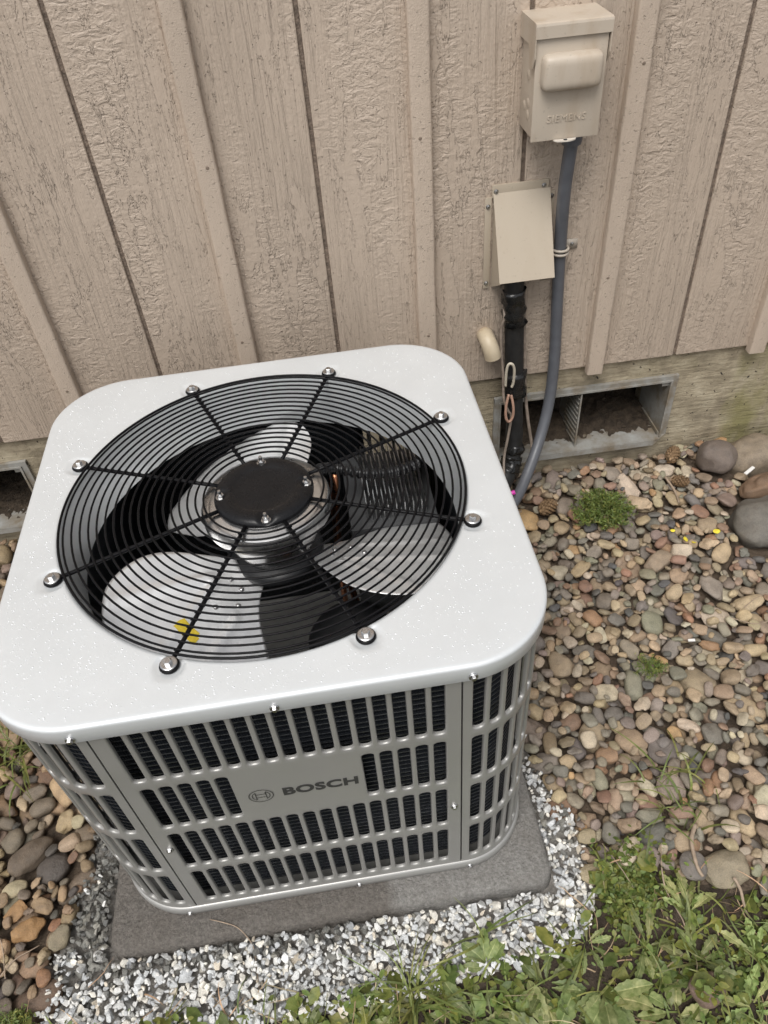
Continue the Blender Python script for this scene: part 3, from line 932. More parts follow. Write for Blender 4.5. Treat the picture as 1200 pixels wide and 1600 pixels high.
nm = MB(); nm.add(*lathe([(0, 0.0012), (0.0075, 0.0012), (0.0075, -0.001)], 20)); nm.add(*lathe([(0, 0.006), (0.0052, 0.006), (0.0058, 0.005), (0.0058, 0.0005)], 6)); nm.add(*lathe([(0, 0.014), (0.0024, 0.014), (0.0028, 0.013), (0.0028, 0.004)], 10))
nut_me = mesh_data('nut', nm.V, nm.F, MAT['zinc'], False)
for j in range(4):
    q = PI / 2 * j + 0.03
    o = link(bpy.data.objects.new('nut', nut_me), plate_o); o.location = (0.066 * math.cos(q), 0.066 * math.sin(q), ZT + 0.0026)

# motor, hub and blades
V, F = lathe([(0, -0.006), (0.085, -0.006), (0.097, -0.011), (0.1005, -0.018), (0.1005, -0.036), (0.096, -0.040), (0.074, -0.042), (0.070, -0.090), (0.06, -0.112), (0, -0.112)], 64)
shade_auto(obj('fan_motor', [(x, y, z + ZT) for x, y, z in V], F, MAT['motor'], unit), 40)
V, F = lathe([(0, -0.113), (0.05, -0.113), (0.072, -0.120), (0.076, -0.128), (0.076, -0.136), (0.03, -0.14), (0, -0.14)], 48)
obj('fan_hub', [(x, y, z + ZT) for x, y, z in V], F, MAT['dark'], unit)
def blade_pt(r, th, a0):
    """r radius, th angle off the blade's middle"""
    k = 0.50 - 0.35 * (r - 0.08)
    z = ZT - 0.128 - k * r * th * 1.0 + 0.02 * (r - 0.08) - 0.22 * (r * th) ** 2
    # stamped ribs
    s = r * th
    for (sr, ss, er, es) in ((0.12, -0.03, 0.272, -0.10), (0.12, -0.02, 0.272, 0.01), (0.14, 0.04, 0.272, 0.075)):
        dx, dy = er - sr, es - ss; L2 = dx * dx + dy * dy
        t = max(0, min(1, ((r - sr) * dx + (s - ss) * dy) / L2))
        d = math.hypot(r - sr - t * dx, s - ss - t * dy)
        z += 0.0038 * (1 - hermite((d - 0.002) / 0.0065))
    return (r * math.cos(a0 + th), r * math.sin(a0 + th), z)
def blade(a0):
    nr, nt = 36, 44
    V = []; F = []
    for i in range(nr + 1):
        t = i / nr
        r = 0.07 + 0.223 * t
        lo = -0.45 - 0.20 * math.sin(PI * t) + 0.09 * t * t
        hi = 0.42 + 0.26 * hermite(t * 1.7)
        if t > 0.86:
            e = (t - 0.86) / 0.14
            lo += 0.10 * e * e; hi -= 0.10 * e * e
        for j in range(nt + 1):
            V.append(blade_pt(r, lo + (hi - lo) * j / nt, a0))
    for i in range(nr):
        for j in range(nt):
            q = i * (nt + 1) + j
            F.append((q, q + nt + 1, q + nt + 2, q + 1))
    o = obj('fan_blade', V, F, MAT['alu'], unit)
    mo = o.modifiers.new('thickness', 'SOLIDIFY'); mo.thickness = 0.0018
    for (r, th) in ((0.095, -0.1), (0.095, 0.12), (0.12, 0.22), (0.145, 0.05)):
        p = blade_pt(r, th, a0)
        V, F = lathe([(0, 0.003), (0.003, 0.0026), (0.0042, 0.0012), (0.0044, -0.001)], 12, p[0], p[1]); obj('rivet', [(x, y, z + p[2]) for x, y, z in V], F, MAT['zinc'], o)
    return o
A0 = math.radians(-137)
blades_ = [blade(A0 + k * 2 * PI / 3) for k in range(3)]
def on_blade(r, th): x, y, z = blade_pt(r, th, A0); return (x, y, z + 0.0016)
V = []; F = []
for i in range(4):
    for j in range(9): V.append(on_blade(0.193 + 0.0065 * i, -0.03 + 0.021 * j - 0.012 * i * (j < 3)))
for i in range(3):
    for j in range(8):
        if (i, j) in ((0, 3), (2, 0), (0, 7)): continue
        q = i * 9 + j; F.append((q, q + 9, q + 10, q + 1))
obj('warning_label', V, F, MAT['yellow'], blades_[0])

# coil: ribbed shell just inside the panels
def coil():
    V = []; F = []; mi = []
    n = 220
    prof = [(HB - 0.050, 0.016), (HB - 0.030, 0.016)]
    mats = [0, 0]
    z = 0.018; d0 = 0.0285
    while z < 0.575:
        for dz, dd, mt in ((0.0, 0.0, 0), (0.0090, 0.0, 0), (0.0095, -0.0028, 1), (0.0116, -0.0028, 1), (0.0121, 0.0, 0)):
            prof.append((HB - d0 - dd, z + dz)); mats.append(mt)
        z += 0.0121 + 0.0001
    prof.append((HB - 0.0285, 0.578)); mats.append(0); prof.append((HB - 0.050, 0.578)); mats.append(0)
    rings = []
    a0, a1 = math.radians(62), math.radians(62 + 344)     # open at the service corner
    for r, z in prof:
        rad = max(0.03, RB - (HB - r))
        for k in range(n + 1):
            th = a0 + (a1 - a0) * k / n
            x, y = rr_point(th, r, rad); V.append((x, y, z))
    m = len(prof)
    for i in range(m - 1):
        for k in range(n):
            a = i * (n + 1) + k
            F.append((a, a + 1, a + n + 2, a + n + 1)); mi.append(mats[i + 1])
    # inner face
    b = len(V)
    for z in (0.016, 0.578):
        for k in range(n + 1):
            x, y = rr_point(a0 + (a1 - a0) * k / n, HB - 0.050, 0.070); V.append((x, y, z))
    for k in range(n): F.append((b + k, b + n + 1 + k, b + n + 2 + k, b + k + 1)); mi.append(0)
    o = obj('coil', V, F, [MAT['coil'], MAT['coiltube']], unit, smooth=False)
    o.data.polygons.foreach_set('material_index', mi)
coil()
# compressor, pipes, control box with heat sink, wiring
V, F = lathe([(0, 0.30), (0.035, 0.298), (0.07, 0.285), (0.083, 0.262), (0.085, 0.24), (0.085, 0.06), (0.075, 0.03), (0, 0.03)], 40, 0.10, -0.02)
obj('compressor', V, F, MAT['dark'], unit)
for path, r in (([(0.10, -0.18, 0.02), (0.11, -0.19, 0.20), (0.08, -0.21, 0.33), (0.03, -0.22, 0.30), (0.02, -0.25, 0.10)], 0.008),
                ([(0.15, 0.05, 0.02), (0.10, 0.16, 0.30), (0.11, 0.20, 0.46), (0.10, 0.22, 0.40), (0.09, 0.24, 0.05)], 0.007),
                ([(-0.02, -0.18, 0.02), (0.02, -0.20, 0.26), (0.08, -0.15, 0.36), (0.15, -0.14, 0.30)], 0.006),
                ([(0.27, 0.02, 0.02), (0.285, 0.05, 0.35), (0.28, 0.10, 0.42), (0.27, 0.14, 0.3)], 0.006)):
    V, F = tube(catmull(path, 10), r, 12); obj('copper_pipe', V, F, MAT['copper'], unit)
cb = bevel_box('control_box', 0.125, 0.285, 0.075, 0.285, 0.20, 0.445, 0.004, MAT['darkgrey'], unit)
hs_ = MB()
for k in range(15):
    x0 = 0.158 + k * 0.0076
    hs_.add(*box_vf(x0, x0 + 0.0016, 0.095, 0.27, 0.4455, 0.478))
hs_.build('heat_sink', MAT['motor'], cb, smooth=False)
path = catmull([(0.085, 0.120, 0.560), (0.115, 0.146, 0.535), (0.175, 0.138, 0.518), (0.235, 0.142, 0.515), (0.280, 0.168, 0.518), (0.296, 0.21, 0.52), (0.290, 0.25, 0.49), (0.27, 0.27, 0.40)], 30)
V, F = tube(path, lambda i, n: 0.0098 + 0.0018 * math.sin(i * 1.15), 12); obj('wiring_loom', V, F, MAT['shell'], unit)
# rain drops on the lid and on the plate
wd_ = MB()
def drop(x, y, z, r):
    n = 7
    V = [(x, y, z + r * 0.55)]; F = []
    for rr, zz in ((0.6, 0.42), (1.0, -0.05)):
        for k in range(n):
            a = 2 * PI * k / n
            V.append((x + r * rr * math.cos(a), y + r * rr * math.sin(a), z + r * zz))
    for k in range(n):
        F.append((0, 1 + k, 1 + (k + 1) % n)); F.append((1 + k, 1 + n + k, 1 + n + (k + 1) % n, 1 + (k + 1) % n))
    wd_.add(V, F)
cnt = 0
while cnt < 1900:
    x, y = random.uniform(-HL, HL), random.uniform(-HL, HL)
    if rr_sdf(x, y, HL, RL) > -0.012 or math.hypot(x, y) < 0.318: continue
    if any(math.hypot(x - b0, y - b1) < 0.026 for b0, b1, _ in BOLTS): continue
    if random.random() > 0.25 + 0.75 * hermite((-x - y + 0.1) * 1.6 + 0.3): cnt += 0.35; continue
    drop(x, y, ZT, 0.0006 + 0.0008 * random.random() ** 2); cnt += 1
tag(wd_.build('rain_drops', MAT['water'], unit), kind='stuff')

# ------------------------------------------------------------------ electrical disconnect box
BX = 0.606
dbx = empty('disconnect_box', (BX, WD, 0.957))
tag(dbx, 'tan metal electrical disconnect box with raised handle bulge mounted high on the siding', 'electrical box')
bevel_box('box_body', -0.0605, 0.0605, -0.0865, -0.0005, 0.004, 0.1765, 0.002, MAT['box_tan'], dbx)
cov = bevel_box('front_cover', -0.0625, 0.0625, -0.092, -0.087, -0.001, 0.1745, 0.0018, MAT['box_tan'], dbx)
bl = bevel_box('handle_bulge', -0.053, 0.053, -0.1155, -0.08, 0.084, 0.141, 0.0165, MAT['box_tan'], cov, 6)
text_mesh('lettering', 'SIEMENS', 0.0165, 0.0010, MAT['box_tan'], cov, Matrix.Translation((0.0, -0.0925, 0.035)) @ FACE, 1.12, 0.0, 0.12)
hood = MB()
pr = [(0.0, 0.188), (-0.090, 0.187), (-0.0965, 0.1855), (-0.0975, 0.182), (-0.0975, 0.164), (-0.0955, 0.164), (-0.0955, 0.177), (0.0, 0.177)]
for x in (-0.066, 0.066): hood.V += [(x, y, z) for y, z in pr]
m_ = len(pr)
hood.F += [tuple(range(m_)), tuple(reversed(range(m_, 2 * m_)))] + [(k, k + m_, (k + 1) % m_ + m_, (k + 1) % m_) for k in range(m_)]
ho = hood.build('hood', MAT['box_tan'], dbx, smooth=False)
bm = bmesh.new(); bm.from_mesh(ho.data); bmesh.ops.recalc_face_normals(bm, faces=bm.faces); bm.to_mesh(ho.data); bm.free()
for s in (-1, 1):
    fl = MB(); x0, x1 = s * 0.0658, s * 0.0640
    p = [(-0.001, 0.178), (-0.0972, 0.180), (-0.0972, 0.135), (-0.088, 0.118), (-0.070, 0.118), (-0.055, 0.15), (-0.001, 0.15)]
    k_ = len(p)
    fl.V = [(x0, y, z) for y, z in p] + [(x1, y, z) for y, z in p]
    fl.F = [tuple(range(k_)), tuple(reversed(range(k_, 2 * k_)))] + [(i, i + k_, (i + 1) % k_ + k_, (i + 1) % k_) for i in range(k_)]
    f_ = fl.build('side_flap', MAT['box_tan'], dbx, smooth=False)
    bm = bmesh.new(); bm.from_mesh(f_.data); bmesh.ops.recalc_face_normals(bm, faces=bm.faces); bm.to_mesh(f_.data); bm.free()
tb = MB()
n = 14
out = [(0.021 * math.cos(PI + PI * k / n), -0.094 + 0.012 * math.sin(PI + PI * k / n)) for k in range(n + 1)]
for z in (0.0005, -0.0015): tb.V += [(x, y, z) for x, y in out]
tb.F = [tuple(range(n + 1)), tuple(reversed(range(n + 1, 2 * n + 2)))] + [(k, k + n + 1, (k + 1) % (n + 1) + n + 1, (k + 1) % (n + 1)) for k in range(n + 1)]
tbo = tb.build('lock_tab', simple('bare_tab', (0.62, 0.57, 0.5), 0.5), dbx, smooth=False)
V, F = lathe([(0, 0.0012), (0.0035, 0.0012), (0.0035, 0.0)], 12, 0.0, -0.100); obj('tab_hole', V, F, MAT['dark'], tbo, False)
for (y, z) in ((-0.055, 0.035), (-0.055, 0.055), (-0.03, 0.045), (-0.05, 0.10)):
    V, F = lathe([(0, 0.001), (0.0075, 0.001), (0.009, 0.0)], 18)
    o = obj('knockout', V, F, MAT['box_tan'], dbx); o.location = (-0.0606, y, z); o.rotation_euler = (0, -PI / 2, 0)

# ------------------------------------------------------------------ sloped line-set cover
lc = empty('pipe_cover', (0.555, WD, 0.63))
tag(lc, 'tan sheet metal pipe cover with sloped front below the disconnect box', 'pipe cover')
bevel_box('top_flange', -0.058, 0.058, -0.0045, -0.0005, 0.196, 0.222, 0.0006, MAT['cover_tan'], lc)
for s in (-1, 1):
    a_, b_ = sorted((s * 0.058, s * 0.072))
    bevel_box('side_flange', a_, b_, -0.004, -0.0005, 0.0, 0.198, 0.0006, MAT['cover_tan'], lc)
hd = MB(); T = 0.0016
outer = [(-0.004, 0.204), (-0.080, 0.052), (-0.082, 0.046)]
for s in (-1, 1):
    x = 0.0600 if s > 0 else -0.0540; xi = x - s * T
    hd.add([(x, -0.001, 0.200), (x, -0.001, 0.0), (x, -0.0785, 0.044), (x, -0.0800, 0.052), (x, -0.004, 0.203),
            (xi, -0.001, 0.200), (xi, -0.001, 0.0), (xi, -0.0785, 0.044), (xi, -0.0800, 0.052), (xi, -0.004, 0.203)],
           [(0, 1, 2, 3, 4), (9, 8, 7, 6, 5), (1, 6, 7, 2), (2, 7, 8, 3)] )
hd.add([(-0.0555, -0.0045, 0.2055), (0.0615, -0.0045, 0.2055), (0.0615, -0.083, 0.0485), (-0.0555, -0.083, 0.0485),
        (-0.0555, -0.003, 0.2035), (0.0615, -0.003, 0.2035), (0.0615, -0.0812, 0.047), (-0.0555, -0.0812, 0.047)],
       [(0, 3, 2, 1), (4, 5, 6, 7), (0, 1, 5, 4), (1, 2, 6, 5), (2, 3, 7, 6), (3, 0, 4, 7)])
hd.build('sloped_hood', MAT['cover_tan'], lc, smooth=False)
for p in ((-0.050, 0.209), (0.048, 0.211), (-0.0655, 0.180), (0.0655, 0.188), (-0.0655, 0.012), (0.0655, 0.02)):
    o = screw(lc, (p[0], -0.0042, p[1]), (0, -1, 0), 0.75)

# ------------------------------------------------------------------ conduit
cd = empty('conduit', (0.645, WD, 0.13))
tag(cd, 'blue-grey flexible conduit curving from the disconnect box down behind the unit', 'conduit')
pth = [(0.634, 0.575, 0.975), (0.634, 0.575, 0.935), (0.633, 0.585, 0.839), (0.643, 0.606, 0.707), (0.649, 0.606, 0.571), (0.653, 0.600, 0.441), (0.646, 0.585, 0.332), (0.621, 0.55, 0.254), (0.584, 0.50, 0.199), (0.538, 0.44, 0.162), (0.48, 0.38, 0.15), (0.40, 0.31, 0.18), (0.36, 0.28, 0.20)]
pp = [p - Vector((0.645, WD, 0.13)) for p in catmull(pth, 26)]
V, F = tube(pp, lambda i, n: 0.0130 + (0.0007 if i % 2 else 0.0) * min(1, max(0, (i - 90) / 40)), 16)
obj('tube', V, F, MAT['conduit'], cd)
stp = MB()
for dz in (-0.005, 0.004):
    V, F = torus(0.0170, 0.0030, 0.0, 28, 6); stp.add([(x - 0.002, y * 1.0 - 0.0225, z + 0.577 + dz) for x, y, z in V], F)
stp.add(*box_vf(0.012, 0.042, -0.0035, -0.0005, 0.567, 0.589))
stp.build('strap', MAT['strap'], cd)
screw(cd, (0.030, -0.0035, 0.578), (0, -1, 0), 0.7)
V, F = lathe([(0.0185, 0.0), (0.0195, 0.004), (0.0195, 0.018), (0.017, 0.022)], 18)
o = obj('fitting', V, F, MAT['conduit'], cd); o.location = (-0.011, -0.0535, 0.803)

# ------------------------------------------------------------------ insulated pipe and cables
ip = empty('insulated_pipe', (0.55, WD, 0.1))
tag(ip, 'black foam insulated refrigerant pipe wrapped in tape hanging below the pipe cover', 'pipe')
pb = [(0.540, 0.588, 0.72), (0.543, 0.59, 0.638), (0.552, 0.598, 0.524), (0.561, 0.598, 0.345), (0.566, 0.592, 0.229), (0.556, 0.57, 0.165), (0.530, 0.53, 0.135), (0.48, 0.46, 0.13), (0.40, 0.36, 0.16), (0.35, 0.28, 0.18)]
pcs = catmull(pb, 14); org = Vector((0.55, WD, 0.1))
V, F = tube([p - org for p in pcs], lambda i, n: 0.0215 + 0.0016 * noise.noise((i * 0.3, 0, 0)), 18); obj('foam_sleeve', V, F, MAT['foam'], ip)
def lumpy(V, amp, f, seed):
    return [Vector(v) + Vector((noise.noise(Vector(v) * f + Vector((seed, 0, 0))), noise.noise(Vector(v) * f + Vector((0, seed, 9))), 0.5 * noise.noise(Vector(v) * f + Vector((3, 5, seed))))) * amp for v in V]
def band(i0, i1, r, nm='tape_band'):
    V, F = tube([p - org for p in pcs[i0:i1]], lambda i, n: r + 0.0035 * noise.noise((i * 0.9, r * 900, 0)), 22); obj(nm, lumpy(V, 0.009, 60, r * 1000), F, MAT['tape'], ip)
band(14, 26, 0.0262); band(36, 42, 0.0275); band(60, 66, 0.0262); band(67, 80, 0.0255)
def cable(name, pts, r, mat, label, n=10, cat='cable'):
    V, F = tube(catmull(pts, n), r, 8)
    return tag(obj(name, V, F, mat), label, cat)
cable('cable', [(0.524, 0.600, 0.66), (0.524, 0.594, 0.60), (0.524, 0.585, 0.575), (0.520, 0.592, 0.54), (0.522, 0.59, 0.48), (0.527, 0.585, 0.43), (0.530, 0.578, 0.36), (0.541, 0.575, 0.325), (0.551, 0.578, 0.30), (0.543, 0.57, 0.24), (0.534, 0.56, 0.19), (0.525, 0.52, 0.15)], 0.0034, MAT['cable'], 'thin taupe control cable along the left side of the black pipe')
cable('cable', [(0.567, 0.604, 0.66), (0.573, 0.602, 0.58), (0.578, 0.604, 0.50), (0.584, 0.604, 0.43), (0.588, 0.600, 0.36), (0.600, 0.596, 0.27), (0.612, 0.585, 0.19), (0.60, 0.54, 0.14)], 0.0042, MAT['cable'], 'taupe painted cable along the right side of the black pipe')
cable('cable_loop', [(0.531, 0.572, 0.40), (0.530, 0.568, 0.44), (0.533, 0.566, 0.462), (0.541, 0.564, 0.465), (0.548, 0.566, 0.448), (0.549, 0.570, 0.41), (0.546, 0.572, 0.395)], 0.0033, MAT['cable2'], 'cream loop of thin cable sticking up from the lower tape band')
cable('cable_loop', [(0.540, 0.572, 0.375), (0.532, 0.562, 0.345), (0.532, 0.556, 0.318), (0.540, 0.555, 0.306), (0.549, 0.558, 0.318), (0.550, 0.562, 0.345), (0.546, 0.572, 0.372)], 0.0033, MAT['cable3'], 'brown loop of thin cable hanging under the lower tape band')
cable('pink_cap', [(0.517, 0.43, 0.185), (0.523, 0.43, 0.187), (0.529, 0.43, 0.189)], 0.0055, MAT['pink'], 'small pink plastic cap showing beside the lid edge near the conduit', 4, 'cap')
# short painted spout
path = catmull([(0.491, WD + 0.01, 0.508), (0.491, 0.618, 0.513), (0.493, 0.600, 0.508), (0.498, 0.590, 0.492), (0.502, 0.588, 0.474)], 6)
sp_ = MB(); V, F = tube(path, lambda i, n: 0.0185 + 0.0010 * (i / n), 18, False); sp_.add(V, F)
V2, F2 = tube(list(reversed(path[8:])), 0.0155, 18, True); sp_.add(V2, [f for f in F2])
tag(sp_.build('drain_spout', MAT['plug_tan']), 'short cream painted spout poking from the siding left of the black pipe', 'spout')

# ------------------------------------------------------------------ loose ground cover: pebbles, crushed gravel
def project(p):
    v = Vector(p) - CAM_POS
    d = v.dot(CF)
    return 600 + CAM_F * v.dot(CR) / d, 800 - CAM_F * v.dot(CU) / d, d
LAWN = [(-3, -0.60), (-0.62, -0.545), (-0.50, -0.512), (-0.46, -0.508), (-0.30, -0.520), (-0.16, -0.528), (-0.03, -0.528), (0.117, -0.528), (0.23, -0.508), (0.366, -0.497), (0.43, -0.475), (0.463, -0.42), (0.50, -0.372), (0.56, -0.39), (0.63, -0.43), (0.70, -0.452), (0.77, -0.47), (1.0, -0.52), (3, -0.60)]
LX, LY = [p[0] for p in LAWN], [p[1] for p in LAWN]
def lawn_y(x): return np.interp(x, LX, LY)
GLY = [-0.9, -0.402, -0.333, -0.211, -0.088, 0.1, 0.7]; GLX = [-0.515, -0.502, -0.478, -0.450, -0.437, -0.425, -0.40]
GRY = [-0.9, -0.454, -0.365, -0.321, -0.202, -0.05, 0.7]; GRX = [0.475, 0.467, 0.470, 0.480, 0.432, 0.412, 0.40]
def in_gravel(x, y, m=0.0):
    return (np.interp(y, GLY, GLX) - m < x) & (x < np.interp(y, GRY, GRX) + m) & (y < 0.5)
def in_pad(x, y, m=0.0): return (np.abs(x) < 0.395 + m) & (np.abs(y + 0.017) < 0.395 + m)

X0, X1, Y0, Y1, CS = -1.25, 1.95, -1.0, 0.72, 0.004
GW, GH = int((X1 - X0) / CS), int((Y1 - Y0) / CS)
gxs = X0 + (np.arange(GW) + 0.5) * CS; gys = Y0 + (np.arange(GH) + 0.5) * CS
HM = np.array([[gz(x, y) for x in gxs[::4]] for y in gys[::4]])
HM = np.repeat(np.repeat(HM, 4, 0), 4, 1)[:GH, :GW].copy()
if HM.shape != (GH, GW):
    HM = np.pad(HM, ((0, GH - HM.shape[0]), (0, GW - HM.shape[1])), 'edge')
IDM = np.full((GH, GW), -1, int)
def probe(x, y, a, b, c, ang):
    """rest height of a flattened ellipsoid dropped at x, y"""
    R = max(a, b)
    i0, i1 = int((x - R - X0) / CS), int((x + R - X0) / CS) + 1
    j0, j1 = int((y - R - Y0) / CS), int((y + R - Y0) / CS) + 1
    if i0 < 0 or j0 < 0 or i1 >= GW or j1 >= GH: return None
    dx = gxs[i0:i1][None, :] - x; dy = gys[j0:j1][:, None] - y
    ca, sa = math.cos(ang), math.sin(ang)
    u = (dx * ca + dy * sa) / a; v = (-dx * sa + dy * ca) / b
    q = 1 - u * u - v * v
    ok = q > 0
    if not ok.any(): return None
    s = c * np.sqrt(np.where(ok, q, 0))
    sub = HM[j0:j1, i0:i1]
    z = np.max(np.where(ok, sub + s, -9))
    return z, ok, s, (i0, i1, j0, j1), sub
def place(x, y, a, b, c, ang, ident, sink=0.25):
    r = probe(x, y, a, b, c, ang)
    if r is None: return None
    z, ok, s, (i0, i1, j0, j1), sub = r
    z -= sink * c
    w = ok.sum()
    gx_ = np.where(ok, np.gradient(sub, CS, axis=1), 0).sum() / w; gy_ = np.where(ok, np.gradient(sub, CS, axis=0), 0).sum() / w
    top = z + s
    up = ok & (top > sub)
    HM[j0:j1, i0:i1][up] = top[up]
    IDM[j0:j1, i0:i1][up] = ident
    return z, gx_, gy_
def tilt_matrix(gx_, gy_, ang, lim=0.42, jit=0.16):
    sx = max(-lim, min(lim, gx_ * 0.6)) + random.gauss(0, jit); sy = max(-lim, min(lim, gy_ * 0.6)) + random.gauss(0, jit)
    n = Vector((-sx, -sy, 1)).normalized()
    return (Vector((0, 0, 1)).rotation_difference(n).to_matrix() @ Matrix.Rotation(ang, 3, 'Z'))

# base shapes
def stone_shape(seed, sub=3, rough=0.16, flat=0.0):
    bm = bmesh.new(); bmesh.ops.create_icosphere(bm, subdivisions=sub, radius=1.0)
    e = 0.72 + 0.25 * random.random()
    for v in bm.verts:
        d = v.co.normalized()
        p = Vector([math.copysign(abs(q) ** e, q) for q in d])
        k = 1 + rough * noise.noise(d * 0.9 + Vector((seed * 7.3, 1.7, 0))) + rough * 0.5 * noise.noise(d * 2.1 + Vector((0, seed * 5.1, 3)))
        v.co = p * k
    V = np.array([v.co[:] for v in bm.verts]); F = np.array([[v.index for v in f.verts] for f in bm.faces])
    bm.free()
    ext = np.abs(V).max(0); V = V / ext
    return V, F
def chip_shape(seed):
    rr = random.Random(seed); bm = bmesh.new()
    for _ in range(13):
        v = Vector((rr.gauss(0, 1), rr.gauss(0, 1), rr.gauss(0, 1))).normalized() * rr.uniform(0.8, 1.0)
        bm.verts.new(v)
    r = bmesh.ops.convex_hull(bm, input=bm.verts)
    bmesh.ops.delete(bm, geom=[g for g in r['geom_interior'] if isinstance(g, bmesh.types.BMVert)], context='VERTS')
    bm.verts.index_update()
    V = np.array([v.co[:] for v in bm.verts]); F = np.array([[v.index for v in f.verts] for f in bm.faces if len(f.verts) == 3])
    bm.free()
    return V / np.abs(V).max(0), F
STONES = [stone_shape(i, 3, random.uniform(0.14, 0.40) if i < 15 else 0.6) for i in range(20)]
CHIPS = [chip_shape(i + 50) for i in range(16)]
# warm to cool stone colours (linear)
PAL = [((0.205, 0.176, 0.140), 3.0), ((0.260, 0.198, 0.134), 3.6), ((0.350, 0.268, 0.172), 3.0), ((0.150, 0.134, 0.112), 1.8), ((0.270, 0.160, 0.098), 0.8), ((0.225, 0.148, 0.100), 1.3),
       ((0.225, 0.205, 0.150), 1.2), ((0.420, 0.355, 0.260), 1.6), ((0.38, 0.24, 0.12), 0.35), ((0.235, 0.182, 0.150), 0.9), ((0.088, 0.083, 0.078), 0.6)]
PW = [w for _, w in PAL]
def stone_col(x):
    c = random.choices(PAL, PW)[0][0]
    k = random.uniform(0.95, 1.25)
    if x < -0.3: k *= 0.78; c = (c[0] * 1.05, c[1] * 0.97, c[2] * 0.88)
    return tuple(min(1, q * k * random.uniform(0.95, 1.05)) for q in c)

# big rocks first
def big_rock(x, y, a, b, c, ang, col, label, seed, sink=0.35, sub=4, rough=0.2):
    r = place(x, y, a, b, c, ang, -2, sink)
    z = r[0]
    V, F = stone_shape(seed, sub, rough)
    me = mesh_data('rock', V, F.tolist(), MAT['stone_o'])
    o = link(bpy.data.objects.new('rock', me)); o.location = (x, y, z); o.scale = (a, b, c); o.rotation_euler = (random.uniform(-.1, .1), random.uniform(-.1, .1), ang)
    o.color = (*col, 1)
    tag(o, label, 'rock', 'large rocks among the pebbles')
    return o
big_rock(1.215, 0.562, 0.088, 0.068, 0.066, 0.25, (0.225, 0.180, 0.130), 'large smooth tan rock against the mossy footing', 101, 0.75)
big_rock(1.108, 0.545, 0.053, 0.048, 0.046, -0.5, (0.150, 0.120, 0.100), 'round brown-grey rock just left of the large tan rock', 102, 0.75)
big_rock(1.150, 0.325, 0.105, 0.090, 0.062, 0.4, (0.150, 0.138, 0.118), 'largest grey rough rock at the right edge of the pebble bed', 103, 0.72, 4, 0.34)
big_rock(1.205, 0.435, 0.088, 0.040, 0.034, 0.1, (0.175, 0.112, 0.070), 'flat rusty brown rock wedged behind the largest grey rock', 104, 0.6, 4, 0.3)
big_rock(1.345, 0.565, 0.070, 0.060, 0.050, 0.8, (0.16, 0.15, 0.14), 'grey rock beside the footing right of the large tan rock', 105, 0.7)
big_rock(0.700, -0.425, 0.044, 0.034, 0.024, 0.1, (0.250, 0.210, 0.145), 'wide pale olive stone at the edge of the weeds', 106, 0.15)
big_rock(0.590, -0.600, 0.030, 0.025, 0.020, 0.3, (0.155, 0.105, 0.080), 'lone brown stone lying among the trampled weeds', 107, -0.75)
big_rock(-0.520, -0.235, 0.034, 0.030, 0.022, 0.9, (0.085, 0.072, 0.062), 'round dark grey-brown stone beside the dark gravel left of the slab', 108, 0.1)
big_rock(-0.565, -0.205, 0.046, 0.026, 0.020, 0.75, (0.125, 0.095, 0.068), 'long brown stone lying left of the dark gravel', 109, 0.1)
big_rock(-0.512, -0.457, 0.050, 0.032, 0.018, 0.45, (0.135, 0.090, 0.062), 'flat brown stone beside the white gravel in the lower left', 110, 0.1)

items = []        # stones: x, y, z, a, b, c, rotation, shape, colour
def stone_ok(x, y, m):
    if y < lawn_y(x) + 0.004 or y > WD + 0.012 - m * 0.9: return False
    if in_gravel(x, y, -0.006) or in_pad(x, y, m): return False
    return True
def sample_stone_pos():
    while True:
        x, y = random.uniform(X0 + 0.07, X1 - 0.07), random.uniform(-0.62, 0.62)
        if abs(x) < 0.40 and y < 0.40: continue
        return x, y
N_STONE = 8600
for i in range(N_STONE):
    f = i / N_STONE
    s = math.exp(random.gauss(math.log(0.0208), 0.38))
    if f > 0.6: s *= 0.80
    if f > 0.80: s *= 0.72
    a = max(0.008, min(0.042, s)); b = a * random.uniform(0.52, 0.92); c = a * random.uniform(0.34, 0.58)
    best = None
    for _ in range(9):
        x, y = sample_stone_pos()
        if not stone_ok(x, y, b): continue
        ang = random.uniform(0, PI)
        if x < -0.3: sc_ = 1.12
        else: sc_ = 1.0
        r = probe(x, y, a * sc_, b * sc_, c * sc_, ang)
        if r is None: continue
        key = r[0] + c - gz(x, y)
        if best is None or key < best[0]: best = (key, x, y, ang, sc_)
    if best is None or best[0] > 0.047: continue
    _, x, y, ang, sc_ = best
    r = place(x, y, a * sc_, b * sc_, c * sc_, ang, len(items))
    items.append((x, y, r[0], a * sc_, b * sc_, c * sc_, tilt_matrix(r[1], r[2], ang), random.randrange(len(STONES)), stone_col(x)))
n_st = len(items)
chips = []
CPAL_L = [((0.62, 0.615, 0.59), 3), ((0.50, 0.51, 0.51), 2.6), ((0.66, 0.63, 0.56), 2.0), ((0.56, 0.56, 0.545), 3), ((0.42, 0.43, 0.435), 1.2), ((0.54, 0.48, 0.39), 0.5)]
CPAL_D = [((0.140, 0.138, 0.126), 3), ((0.18, 0.176, 0.158), 2), ((0.105, 0.104, 0.098), 1.6), ((0.23, 0.22, 0.19), 1.0)]
